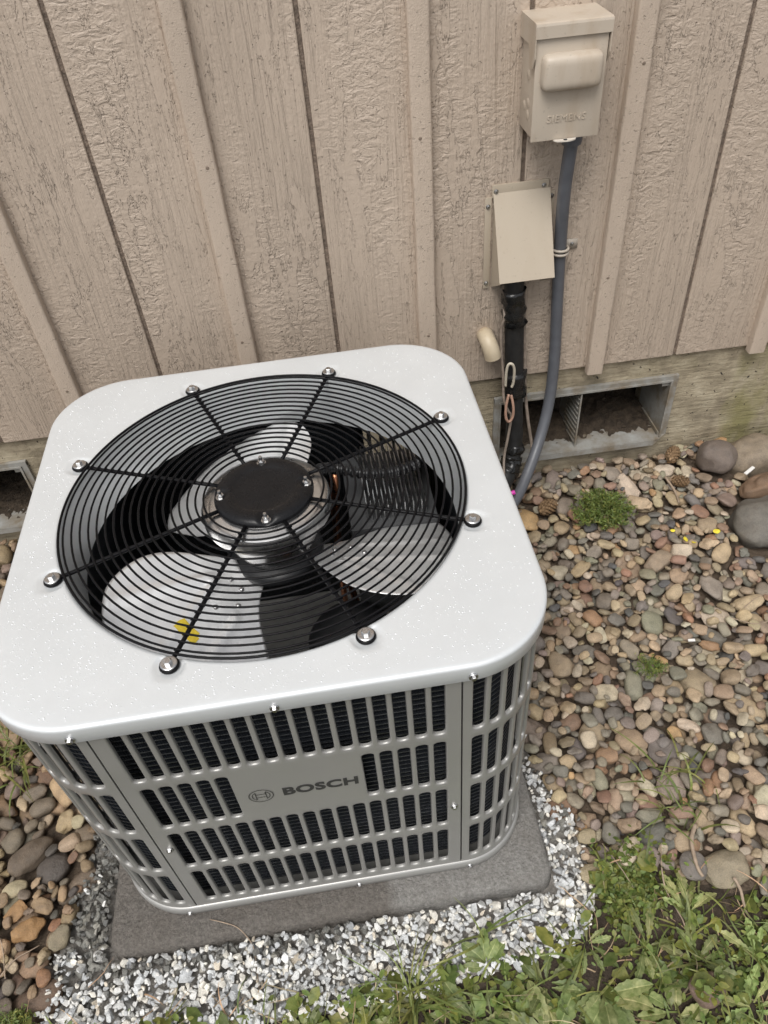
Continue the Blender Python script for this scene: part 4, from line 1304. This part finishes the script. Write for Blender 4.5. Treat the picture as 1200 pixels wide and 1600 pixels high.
def chip_col(x, y):
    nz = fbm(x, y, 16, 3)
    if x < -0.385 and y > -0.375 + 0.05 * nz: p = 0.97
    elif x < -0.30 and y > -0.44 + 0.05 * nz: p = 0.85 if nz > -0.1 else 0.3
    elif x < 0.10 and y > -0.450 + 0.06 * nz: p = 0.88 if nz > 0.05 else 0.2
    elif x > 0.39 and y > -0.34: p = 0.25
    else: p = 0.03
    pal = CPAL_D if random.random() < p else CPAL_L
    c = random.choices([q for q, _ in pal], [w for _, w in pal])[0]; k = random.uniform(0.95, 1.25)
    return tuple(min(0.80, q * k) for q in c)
N_CHIP = 12500
for i in range(N_CHIP):
    f = i / N_CHIP
    s = math.exp(random.gauss(math.log(0.0057), 0.42)) * (1.0 if f < 0.5 else 0.70)
    a = max(0.0024, min(0.014, s)); b = a * random.uniform(0.6, 0.95); c = a * random.uniform(0.45, 0.75)
    best = None
    for _ in range(5):
        x, y = random.uniform(-0.53, 0.50), random.uniform(-0.56, 0.10)
        if not in_gravel(x, y, 0.004 * random.random()) or in_pad(x, y, b * 0.9) or y < lawn_y(x) - 0.01 * random.random() - 0.006: continue
        ang = random.uniform(0, PI)
        r = probe(x, y, a, b, c, ang)
        if r is None: continue
        key = r[0] + c - gz(x, y)
        if best is None or key < best[0]: best = (key, x, y, ang)
    if best is None or best[0] > 0.036: continue
    _, x, y, ang = best
    r = place(x, y, a, b, c, ang, 100000 + len(chips), 0.3)
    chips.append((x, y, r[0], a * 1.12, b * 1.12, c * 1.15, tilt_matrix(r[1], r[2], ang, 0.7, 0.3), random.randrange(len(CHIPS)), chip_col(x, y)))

def behind_unit(p):
    o = CAM_POS; d = Vector(p) - o
    t0, t1 = 0.0, 0.999
    for q, lo, hi in ((0, -0.36, 0.36), (1, -0.36, 0.36), (2, 0.04, 0.67)):
        if abs(d[q]) < 1e-9: continue
        a, b = (lo - o[q]) / d[q], (hi - o[q]) / d[q]
        if a > b: a, b = b, a
        t0, t1 = max(t0, a), min(t1, b)
    return t0 < t1
def rank(lst, base):
    ids, cnt = np.unique(IDM[(IDM >= base) & (IDM < base + 100000)], return_counts=True)
    seen = {int(i) - base: int(c) for i, c in zip(ids, cnt)}
    out = []
    for i, it in enumerate(lst):
        c = seen.get(i, 0)
        if c < 2: continue
        px, py, d = project(it[:3])
        vis = c / d ** 2 if (0 < px < 1200 and 0 < py < 1600 and not behind_unit(it[:3])) else 0
        out.append((vis, i))
    out.sort(reverse=True)
    return out
def build_bed(parent, lst, ranked, shapes, name, many, mat_o, mat_a, smooth, limit=300):
    datas = [mesh_data(name, V, F.tolist(), mat_o, smooth) for V, F in shapes]
    for vis, i in ranked[:limit]:
        x, y, z, a, b, c, R, k, col = lst[i]
        o = link(bpy.data.objects.new(name, datas[k]), parent)
        o.matrix_local = Matrix.Translation((x, y, z)) @ R.to_4x4() @ Matrix.Diagonal((a, b, c, 1))
        o.color = (*col, 1)
    VV = []; FF = []; CC = []; n = 0
    for vis, i in ranked[limit:]:
        x, y, z, a, b, c, R, k, col = lst[i]
        V, F = shapes[k]
        W = (V * np.array([a, b, c])) @ np.array(R).T + np.array([x, y, z])
        VV.append(W); FF.append(F + n); n += len(V); CC.append(np.tile(np.array([*col, 1.0]), (len(V), 1)))
    VV = np.concatenate(VV); FF = np.concatenate(FF); CC = np.concatenate(CC)
    me = bpy.data.meshes.new(many)
    me.vertices.add(len(VV)); me.vertices.foreach_set('co', VV.ravel())
    me.loops.add(FF.size); me.loops.foreach_set('vertex_index', FF.ravel().astype(np.int32))
    me.polygons.add(len(FF)); me.polygons.foreach_set('loop_start', np.arange(0, FF.size, 3, dtype=np.int32))
    me.update(calc_edges=True)
    me.polygons.foreach_set('use_smooth', [smooth] * len(FF))
    ca = me.color_attributes.new('tint', 'FLOAT_COLOR', 'POINT'); ca.data.foreach_set('color', CC.ravel())
    me.materials.append(mat_a); me.validate()
    o = link(bpy.data.objects.new(many, me), parent)
    tag(o, kind='stuff')
    return o
def patch(name, inside, dz, mat, step=0.02):
    V = []; F = []; idx = {}
    xs_ = np.arange(X0, X1, step); ys_ = np.arange(-0.62, WD + 0.012, step)
    for j in range(len(ys_) - 1):
        for i in range(len(xs_) - 1):
            if not inside(xs_[i] + step / 2, ys_[j] + step / 2): continue
            q = []
            for (u, v) in ((i, j), (i + 1, j), (i + 1, j + 1), (i, j + 1)):
                if (u, v) not in idx:
                    idx[(u, v)] = len(V); V.append((xs_[u], ys_[v], gz(xs_[u], ys_[v]) + dz))
                q.append(idx[(u, v)])
            F.append(tuple(q))
    return tag(obj(name, V, F, mat), kind='structure')
bed = patch('pebble_bed', lambda x, y: y > lawn_y(x) and not in_gravel(x, y) and not in_pad(x, y, -0.02), 0.004, MAT['bedsoil'])
gbed = patch('gravel_bed', lambda x, y: y > lawn_y(x) - 0.01 and in_gravel(x, y) and not in_pad(x, y, -0.03), 0.0045, MAT['gravelfines'], 0.01)
rs = rank(items, 0); rc = rank(chips, 100000)
build_bed(bed, items, rs, STONES, 'river_stone', 'small_river_stones', MAT['stone_o'], MAT['stone_a'], True)
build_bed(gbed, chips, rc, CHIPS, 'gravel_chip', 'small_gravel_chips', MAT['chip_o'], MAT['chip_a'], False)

def top(x, y):
    i, j = int((x - X0) / CS), int((y - Y0) / CS)
    if 0 <= i < GW and 0 <= j < GH: return HM[j, i]
    return gz(x, y)
def top_r(x, y, r=0.006):
    return max(top(x + dx, y + dy) for dx in (-r, 0, r) for dy in (-r, 0, r))

# ------------------------------------------------------------------ plants
def tinted_mesh(name, V, F, C, mat, parent=None):
    o = obj(name, V, F, mat, parent)
    ca = o.data.color_attributes.new('tint', 'FLOAT_COLOR', 'POINT')
    ca.data.foreach_set('color', np.array([(*c, 1.0) for c in C]).ravel())
    return o
def leaf_shape(kind, seed):
    """leaf along +X, length 1, with midrib crease; z is up"""
    rr = random.Random(seed)
    n = 18; V = []; F = []
    ph = rr.random() * 6; lob = rr.uniform(5.0, 7.5); bend = rr.uniform(0.25, 0.55); tw = rr.uniform(-0.5, 0.5)
    for i in range(n + 1):
        t = i / n
        if kind == 'lobed':
            w = 0.165 * (math.sin(PI * min(1, t ** 1.15)) ** 0.75) * (0.35 + 0.65 * t) + 0.012
            saw = ((t * lob + ph) % 1.0)
            w *= 0.62 + 0.50 * saw
            if t < 0.14: w = 0.022 + 0.05 * t
        else:
            w = 0.175 * math.sin(PI * min(1, max(0, (t - 0.10) / 0.90) ** 0.85)) ** 0.7 + 0.018
            w *= 1 + 0.10 * math.sin(t * 34 + ph)
        if t > 0.97: w *= 0.45
        x = t - 0.10 * bend * t * t; z = 0.32 * bend * math.sin(PI * t * 0.9) - 0.24 * bend * t * t
        sway = 0.05 * math.sin(t * 3 + ph)
        for s in (-1, -0.5, -0.10, 0, 0.10, 0.5, 1):
            cup = 0.045 * abs(s) - 0.018 * math.sin(t * 21 + s * 3 + ph) * abs(s)
            V.append((x, sway + s * w, z + cup + tw * s * w * t * 0.6))
    for i in range(n):
        for k in range(6):
            q = i * 7 + k
            F.append((q, q + 7, q + 8, q + 1))
    return V, F
LEAFS = {k: [mesh_data('leaf', *leaf_shape(k, s), MAT['leaf']) for s in range(7)] for k in ('lobed', 'oval')}
for ms in LEAFS.values():
    for me in ms:
        ca = me.color_attributes.new('tint', 'FLOAT_COLOR', 'POINT')
        rr = random.Random(len(me.vertices))
        C = []
        for i in range(len(me.vertices)):
            r_, k_ = divmod(i, 7)
            vein = (r_ % 3 == 0) and k_ in (1, 5)
            C += [1.9, 1.7, 2.0, 1] if k_ == 3 else ([1.15, 1.12, 1.15, 1] if vein else [0.95, 0.95, 0.95, 1])
        ca.data.foreach_set('color', C)
def weed(x, y, kind, n, L, label, pale=1.0, flat=0.3, spread=2 * PI, a0=0.0, cat='weed', z=None):
    e = empty('broadleaf_weed', (x, y, top(x, y) if z is None else z))
    tag(e, label, cat, 'broad-leaved weeds at the lawn edge')
    for i in range(n):
        o = link(bpy.data.objects.new('leaf', random.choice(LEAFS[kind])), e)
        l = 0.74 * L * random.uniform(0.6, 1.1)
        az = a0 + spread * (i + random.uniform(-0.35, 0.35)) / n
        el = 0.5 * flat * random.uniform(-0.1, 1.3)
        o.scale = (l, l * random.uniform(0.8, 1.3), l * random.uniform(0.4, 0.9))
        o.rotation_euler = (random.uniform(-0.45, 0.45), -el, az)
        o.location = (0.006 * math.cos(az), 0.006 * math.sin(az), 0.003 + random.uniform(0, 0.006))
        k = pale * random.uniform(0.8, 1.35); w = random.random()
        o.color = (k * (1.0 + 0.45 * w), k * (1.0 + 0.10 * w), k * (1.0 + 0.35 * w), 1)
    c = MB(); c.add(*lathe([(0.007, -0.004), (0.006, 0.004), (0.003, 0.010), (0, 0.011)], 10)); c.build('crown', MAT['straw'], e) if False else None
    return e
WEEDS = [
    (0.612, -0.478, 'lobed', 8, 0.085, 'upright pale lobed weed beside the bent bare stick', 1.35, 0.8, 2.6, 0.3),
    (0.770, -0.512, 'oval', 7, 0.070, 'bright green crinkled weed below the pebbles at the right edge', 1.0, 0.7),
    (0.700, -0.560, 'lobed', 8, 0.085, 'flattened yellowish weed below the bright crinkled weed', 1.5, 0.3),
    (0.600, -0.555, 'lobed', 9, 0.085, 'trampled grey-green weed just above the lone brown stone', 1.15, 0.3),
    (0.520, -0.520, 'lobed', 8, 0.080, 'flat lobed weed on bare soil between the gravel corner and the lone brown stone', 1.0, 0.25),
    (0.655, -0.630, 'lobed', 9, 0.090, 'broken pale weed lying right of the lone brown stone', 1.5, 0.25),
    (0.530, -0.620, 'oval', 8, 0.090, 'wilted weed lying left of the lone brown stone', 1.1, 0.25),
    (0.425, -0.505, 'lobed', 9, 0.075, 'leafy weed growing at the right corner of the white gravel', 1.0, 0.7),
    (0.430, -0.575, 'oval', 9, 0.105, 'weed with long crinkled hanging leaves below the gravel corner', 1.1, 0.4, 3.0, 3.4),
    (0.345, -0.552, 'lobed', 10, 0.100, 'dark lobed weed at the gravel edge left of the gravel corner', 0.9, 0.45),
    (0.335, -0.620, 'oval', 9, 0.110, 'weed with large pale long leaves at the bottom centre right', 1.15, 0.35),
    (0.250, -0.515, 'oval', 7, 0.075, 'weed with one upright leaf leaning over the gravel below the slab', 1.1, 0.7, 3.0, 0.6),
    (0.215, -0.585, 'lobed', 10, 0.100, 'bushy lobed weed below the leaning upright leaf', 0.95, 0.4),
    (0.130, -0.560, 'lobed', 8, 0.080, 'dark weed among grass blades at the bottom centre', 0.85, 0.4),
    (0.035, -0.565, 'lobed', 8, 0.085, 'low weed at the gravel edge left of the bottom centre grass', 1.0, 0.4),
    (-0.060, -0.560, 'oval', 8, 0.070, 'small low weed at the gravel edge under the middle of the slab', 1.0, 0.35),
    (-0.165, -0.560, 'oval', 7, 0.070, 'small weed at the gravel edge left of the middle', 1.05, 0.4),
    (-0.270, -0.548, 'oval', 6, 0.055, 'leftmost small weed at the bottom edge below the white gravel', 1.05, 0.4),
    (0.800, -0.590, 'lobed', 9, 0.09, 'lobed weed at the right edge of the trampled patch', 1.1, 0.35),
    (0.445, -0.650, 'lobed', 9, 0.10, 'crushed lobed weed at the bottom edge below the gravel corner', 1.2, 0.25),
]
for w in WEEDS:
    weed(*w[:8], *(w[8:] if len(w) > 8 else ()))

def scatter_leaves(name, pts, label, kind='stuff', parent=None, size=(0.004, 0.010), mat='cover', hgt=0.02, cat='ground cover', slim=1.0):
    V = []; F = []; C = []
    for (x, y, zb) in pts:
        l = random.uniform(*size); w = slim * l * random.uniform(0.5, 0.85); az = random.uniform(0, 2 * PI)
        R = Matrix.Rotation(az, 3, 'Z') @ Matrix.Rotation(random.gauss(0, 0.5), 3, 'Y') @ Matrix.Rotation(random.gauss(0, 0.4), 3, 'X')
        z = zb + hgt * random.random() ** 1.6
        n = len(V)
        for p in ((-l, 0, 0), (-0.35 * l, -w * .8, 0.1 * l), (0.45 * l, -w * .75, 0.1 * l), (l, 0, -0.1 * l), (0.45 * l, w * .75, 0.1 * l), (-0.35 * l, w * .8, 0.1 * l), (0.1 * l, 0, 0)):
            q = R @ Vector(p); V.append((x + q.x, y + q.y, z + q.z))
        F += [(n, n + 1, n + 6), (n + 1, n + 2, n + 6), (n + 2, n + 3, n + 6), (n + 3, n + 4, n + 6), (n + 4, n + 5, n + 6), (n + 5, n, n + 6)]
        k = random.uniform(0.55, 1.35); u = random.random()
        C += [(k * (1 + 0.4 * u * u), k, k * (1 - 0.2 * u))] * 7
    o = tinted_mesh(name, V, F, C, MAT[mat], parent)
    if label: tag(o, label, cat)
    if kind: tag(o, kind=kind)
    return o
def blades(name, pts, label, length=(0.03, 0.09), width=0.0022, mat='grass', lean=0.9, kind='stuff', parent=None, cat='grass', droop=1.0):
    V = []; F = []; C = []
    for (x, y, zb) in pts:
        L = random.uniform(*length); az = random.uniform(0, 2 * PI); el = random.uniform(0.15, 1.4) if lean is None else max(0.03, random.gauss(lean, 0.3))
        w = width * random.uniform(0.6, 1.4); n0 = len(V); ns = 6
        dx, dy = math.cos(az), math.sin(az); px, py, pz = x, y, zb
        curl = random.gauss(0, 0.5)
        k = random.uniform(0.6, 1.35); u = random.random()
        for i in range(ns + 1):
            t = i / ns; ww = w * (1 - t ** 2.2) + 0.0002
            V += [(px - dy * ww, py + dx * ww, pz), (px + dy * ww, py - dx * ww, pz + 0.0006)]
            C += [(k * (1 + 0.35 * u), k, k)] * 2
            e = el - droop * 1.5 * t
            a2 = az + curl * t
            px += math.cos(a2) * math.cos(e) * L / ns; py += math.sin(a2) * math.cos(e) * L / ns
            pz = max(pz + math.sin(e) * L / ns, top(px, py) + 0.0015)
        for i in range(ns):
            q = n0 + 2 * i; F.append((q, q + 1, q + 3, q + 2))
    o = tinted_mesh(name, V, F, C, MAT[mat], parent)
    if label: tag(o, label, cat)
    if kind: tag(o, kind=kind)
    return o
def lawn_pts(n, x0=-0.62, x1=1.7, y0=-0.98, dens=None, edge=0.012):
    out = []
    while len(out) < n:
        x, y = random.uniform(x0, x1), random.uniform(y0, -0.36)
        if y > lawn_y(x) + edge * random.gauss(0, 1): continue
        if y < -0.72 and random.random() > 0.35: continue
        if dens and random.random() > dens(x, y): continue
        out.append((x, y, top(x, y)))
    return out
patchy = lambda x, y: 0.15 + 0.85 * hermite(0.5 + 2.2 * fbm(x, y, 11))
scatter_leaves('ground_cover', lawn_pts(5200, dens=patchy), 'low carpet of small trampled green leaves over the soil in the lower right', size=(0.003, 0.0095), hgt=0.022)
scatter_leaves('creeping_weed', [(x, y, top(x, y)) for x, y in ((random.gauss(0.515, 0.045), random.gauss(-0.425, 0.032)) for _ in range(1500)) if not in_gravel(x, y, 0.004)], 'dense small-leaved creeping weed between the gravel corner and the pebbles', size=(0.0028, 0.0068), hgt=0.024)
scatter_leaves('leaf_litter', lawn_pts(1500, dens=patchy), 'torn pieces of broad leaves lying over the soil in the lower right', size=(0.010, 0.022), hgt=0.012)
blades('grass', lawn_pts(850), 'grass blades growing through the weeds along the bottom edge', (0.03, 0.10), 0.0015, 'grass', 0.7)
blades('dry_straw', lawn_pts(650, edge=0.03), 'dry straw strands scattered over the weeds', (0.03, 0.09), 0.0008, 'straw', 0.25, droop=0.5)
# weeds growing in the pebbles
def clump(name, x, y, rx, ry, n, h, label, leaf=(0.003, 0.006), cat='weed'):
    e = empty(name, (x, y, top(x, y))); tag(e, label, cat)
    V = []; F = []; pts = []
    st = MB()
    for _ in range(n):
        a, r = random.uniform(0, 2 * PI), math.sqrt(random.random())
        bx_, by_ = 0.4 * r * rx * math.cos(a), 0.4 * r * ry * math.sin(a)
        hx, hy = r * rx * math.cos(a), r * ry * math.sin(a); hh = h * random.uniform(0.5, 1.1) * (1.1 - 0.6 * r)
        path = [(bx_, by_, -0.004), ((bx_ + hx) / 2, (by_ + hy) / 2, hh * 0.7), (hx, hy, hh)]
        P = catmull(path, 5); V, F = tube(P, 0.0006, 4, False); st.add(V, F)
        for p in P[3:]:
            for _k in range(3): pts.append((p.x + random.gauss(0, 0.004), p.y + random.gauss(0, 0.004), p.z - 0.004))
    st.build('stem', MAT['cover'], e)
    ca = e.children[0].data.color_attributes.new('tint', 'FLOAT_COLOR', 'POINT'); ca.data.foreach_set('color', [0.9, 1, 0.8, 1] * len(e.children[0].data.vertices))
    tag(e.children[0], kind='stuff')
    scatter_leaves('foliage', pts, None, 'stuff', e, leaf, hgt=0.008, slim=0.45)
    return e
clump('weed_clump', 0.752, 0.415, 0.082, 0.075, 150, 0.070, 'bright feathery green weed clump growing in the pebbles near the wall')
clump('weed_clump', 0.720, -0.010, 0.040, 0.030, 26, 0.022, 'tiny thin green weed in the middle of the pebble bed', (0.002, 0.004))
clump('weed_clump', -0.540, -0.485, 0.035, 0.025, 30, 0.022, 'small green weed in the lower left corner beside the flat brown stone', (0.0025, 0.005))
def tuft(x, y, n, L, label, s=0.012):
    o = blades('grass_tuft', [(x + random.gauss(0, s), y + random.gauss(0, s), top(x, y)) for _ in range(n)], label, L, 0.0017, 'grass', 0.85, None)
    return o
tuft(-0.640, 0.030, 60, (0.05, 0.13), 'tuft of long grass at the left edge beside the unit', 0.03)
tuft(0.120, -0.545, 46, (0.07, 0.15), 'tuft of tall grass blades at the bottom centre by the gravel')
tuft(0.255, -0.475, 5, (0.09, 0.14), 'few thin upright grass stems in the white gravel', 0.006)
tuft(0.665, -0.300, 26, (0.04, 0.10), 'thin sprawling grass among the pebbles above the bent bare stick', 0.03)
tuft(0.700, -0.260, 12, (0.06, 0.12), 'sparse grass strands lying over pebbles near the right edge', 0.03)

# ------------------------------------------------------------------ small litter
def on_top(pts, r, lift=0.0):
    zs_ = [top_r(x, y) + r + lift for x, y in pts]
    return [(x, y, z) for (x, y), z in zip(pts, zs_)]
def twig(pts, r, label, mat='twig', n=8, name='twig', cat='twig'):
    P = catmull([(x, y, 0) for x, y in pts], n)
    zz = [top_r(p.x, p.y) for p in P]
    zz = [max(zz[max(0, i - 4):i + 5]) * 0.6 + zz[i] * 0.4 for i in range(len(zz))]
    zz = [sum(zz[max(0, i - 3):i + 4]) / len(zz[max(0, i - 3):i + 4]) for i in range(len(zz))]
    V, F = tube([(p.x, p.y, z + r * 0.8) for p, z in zip(P, zz)], lambda i, m: r * (1.0 - 0.35 * i / m) * (1 + 0.15 * noise.noise((i * 0.7, r * 100, 0))), 7)
    return tag(obj(name, V, F, MAT[mat]), label, cat)
twig([(0.672, -0.352), (0.655, -0.375), (0.648, -0.400), (0.645, -0.425), (0.648, -0.440)], 0.0042, 'bent bare stick lying on pebbles above the pale lobed weed')
twig([(0.700, -0.448), (0.710, -0.475), (0.715, -0.505)], 0.0030, 'straight pale stick below the wide olive stone')
twig([(0.600, -0.372), (0.585, -0.43), (0.600, -0.49), (0.590, -0.53)], 0.0016, 'thin dark stem crossing the creeping weed')
twig([(0.500, -0.352), (0.53, -0.42), (0.56, -0.47)], 0.0010, 'thin dry stem crossing from gravel corner into the weeds')
twig([(-0.60, -0.47), (-0.56, -0.40), (-0.515, -0.372)], 0.0013, 'thin dry stem over the stones in the lower left')
twig([(-0.61, -0.34), (-0.58, -0.36), (-0.56, -0.42)], 0.0012, 'curved dry stem at the lower left edge')
twig([(0.96, 0.52), (0.962, 0.47), (0.955, 0.42)], 0.0035, 'reddish short stick among pebbles below the footing vent')
twig([(0.98, 0.10), (1.03, 0.125), (1.08, 0.13)], 0.0011, 'dry pine needle strand at the right edge of the pebbles')
twig([(0.93, 0.08), (0.99, 0.05), (1.06, 0.075)], 0.0011, 'second dry pine strand just below the one at the right edge')
def strand(pts, r, label):
    V, F = tube(catmull(pts, 8), r, 6); tag(obj('pine_strand', V, F, MAT['twig']), label, 'pine needle')
strand([(-0.212, -0.381, 0.0475), (-0.190, -0.389, 0.0475), (-0.165, -0.400, 0.0445), (-0.148, -0.4165, 0.030), (-0.140, -0.432, 0.024), (-0.136, -0.46, 0.022), (-0.132, -0.495, 0.020)], 0.0009, 'reddish pine strand trailing off the front of the slab')
def fir_cone(x, y, L, R, az, label):
    e = empty('fir_cone', (x, y, top_r(x, y) + R * 0.75), az); tag(e, label, 'fir cone', 'fir cones in the pebble bed')
    V, F = tube([(L * (t - 0.5), 0, 0) for t in np.linspace(0, 1, 8)], lambda i, n: R * 0.55 * math.sin(PI * (0.1 + 0.85 * i / n)), 8); obj('core', V, F, MAT['cone'], e)
    mb = MB()
    for k in range(70):
        t = 0.04 + 0.92 * k / 70; a = k * 2.39996
        rad = R * (math.sin(PI * (0.12 + 0.80 * t)) ** 0.7); xx = L * (t - 0.5)
        c, s = math.cos(a), math.sin(a); w = R * 0.30
        base = Vector((xx, c * rad * 0.45, s * rad * 0.45)); tip = Vector((xx + L * 0.07, c * rad, s * rad)); side = Vector((0, -s, c)) * w
        up = Vector((-0.002, 0, 0))
        mb.add([base - side * 0.5, base + side * 0.5, tip + side * 0.7 , tip - side * 0.7, tip + Vector((0.004, c * 0.002, s * 0.002)), base + up, tip + up * 1.2], [(0, 3, 4, 2, 1), (0, 1, 2, 6, 5), (0, 5, 6, 3), (3, 6, 2, 4)])
    o = mb.build('scales', MAT['cone'], e, smooth=False); tag(o, kind='stuff')
fir_cone(0.628, 0.470, 0.050, 0.020, 0.5, 'brown spiky fir cone beside the conduit and the left of the green clump')
fir_cone(1.000, 0.580, 0.050, 0.018, 0.9, 'weathered fir cone against the footing below the vent corner')
fir_cone(0.985, 0.490, 0.042, 0.016, -0.4, 'half-buried reddish fir cone right of the short reddish stick')
def petal(x, y, az, L, label):
    z = top_r(x, y) + 0.003
    V = []; F = []
    n = 6
    for i in range(n + 1):
        t = i / n; w = L * 0.32 * math.sin(PI * (0.1 + 0.85 * t)) ** 0.8
        for s in (-1, 0, 1): V.append((L * (t - 0.5), s * w, 0.25 * L * (t - 0.5) ** 2 + abs(s) * 0.08 * L))
    for i in range(n):
        for k in range(2): q = i * 3 + k; F.append((q, q + 3, q + 4, q + 1))
    o = obj('petal', V, F, MAT['petal']); o.location = (x, y, z); o.rotation_euler = (0.3, 0.2, az)
    mo = o.modifiers.new('thickness', 'SOLIDIFY'); mo.thickness = 0.0008
    tag(o, label, 'petal', 'yellow petals on the pebbles')
petal(0.905, 0.335, 0.1, 0.013, 'leftmost yellow petal on the pebbles')
petal(0.922, 0.300, 1.3, 0.018, 'upright yellow petal in the middle of the petals')
petal(0.938, 0.288, 2.4, 0.010, 'smallest yellow petal touching the upright one')
petal(1.005, 0.312, 0.2, 0.020, 'rightmost yellow petal on the pebbles near the largest grey rock')
def scrap(x, y, az, l, w, h, label):
    o = bevel_box('plastic_scrap', -l / 2, l / 2, -w / 2, w / 2, 0, h, h * 0.3, MAT['plastic_white']); o.location = (x, y, top_r(x, y) + 0.001); o.rotation_euler = (0.1, -0.15, az)
    tag(o, label, 'scrap')
scrap(1.172, 0.492, 0.5, 0.034, 0.009, 0.005, 'white plastic scrap under the large tan rock')
scrap(0.832, 0.037, -0.2, 0.015, 0.006, 0.004, 'small white scrap in the middle of the pebble bed')
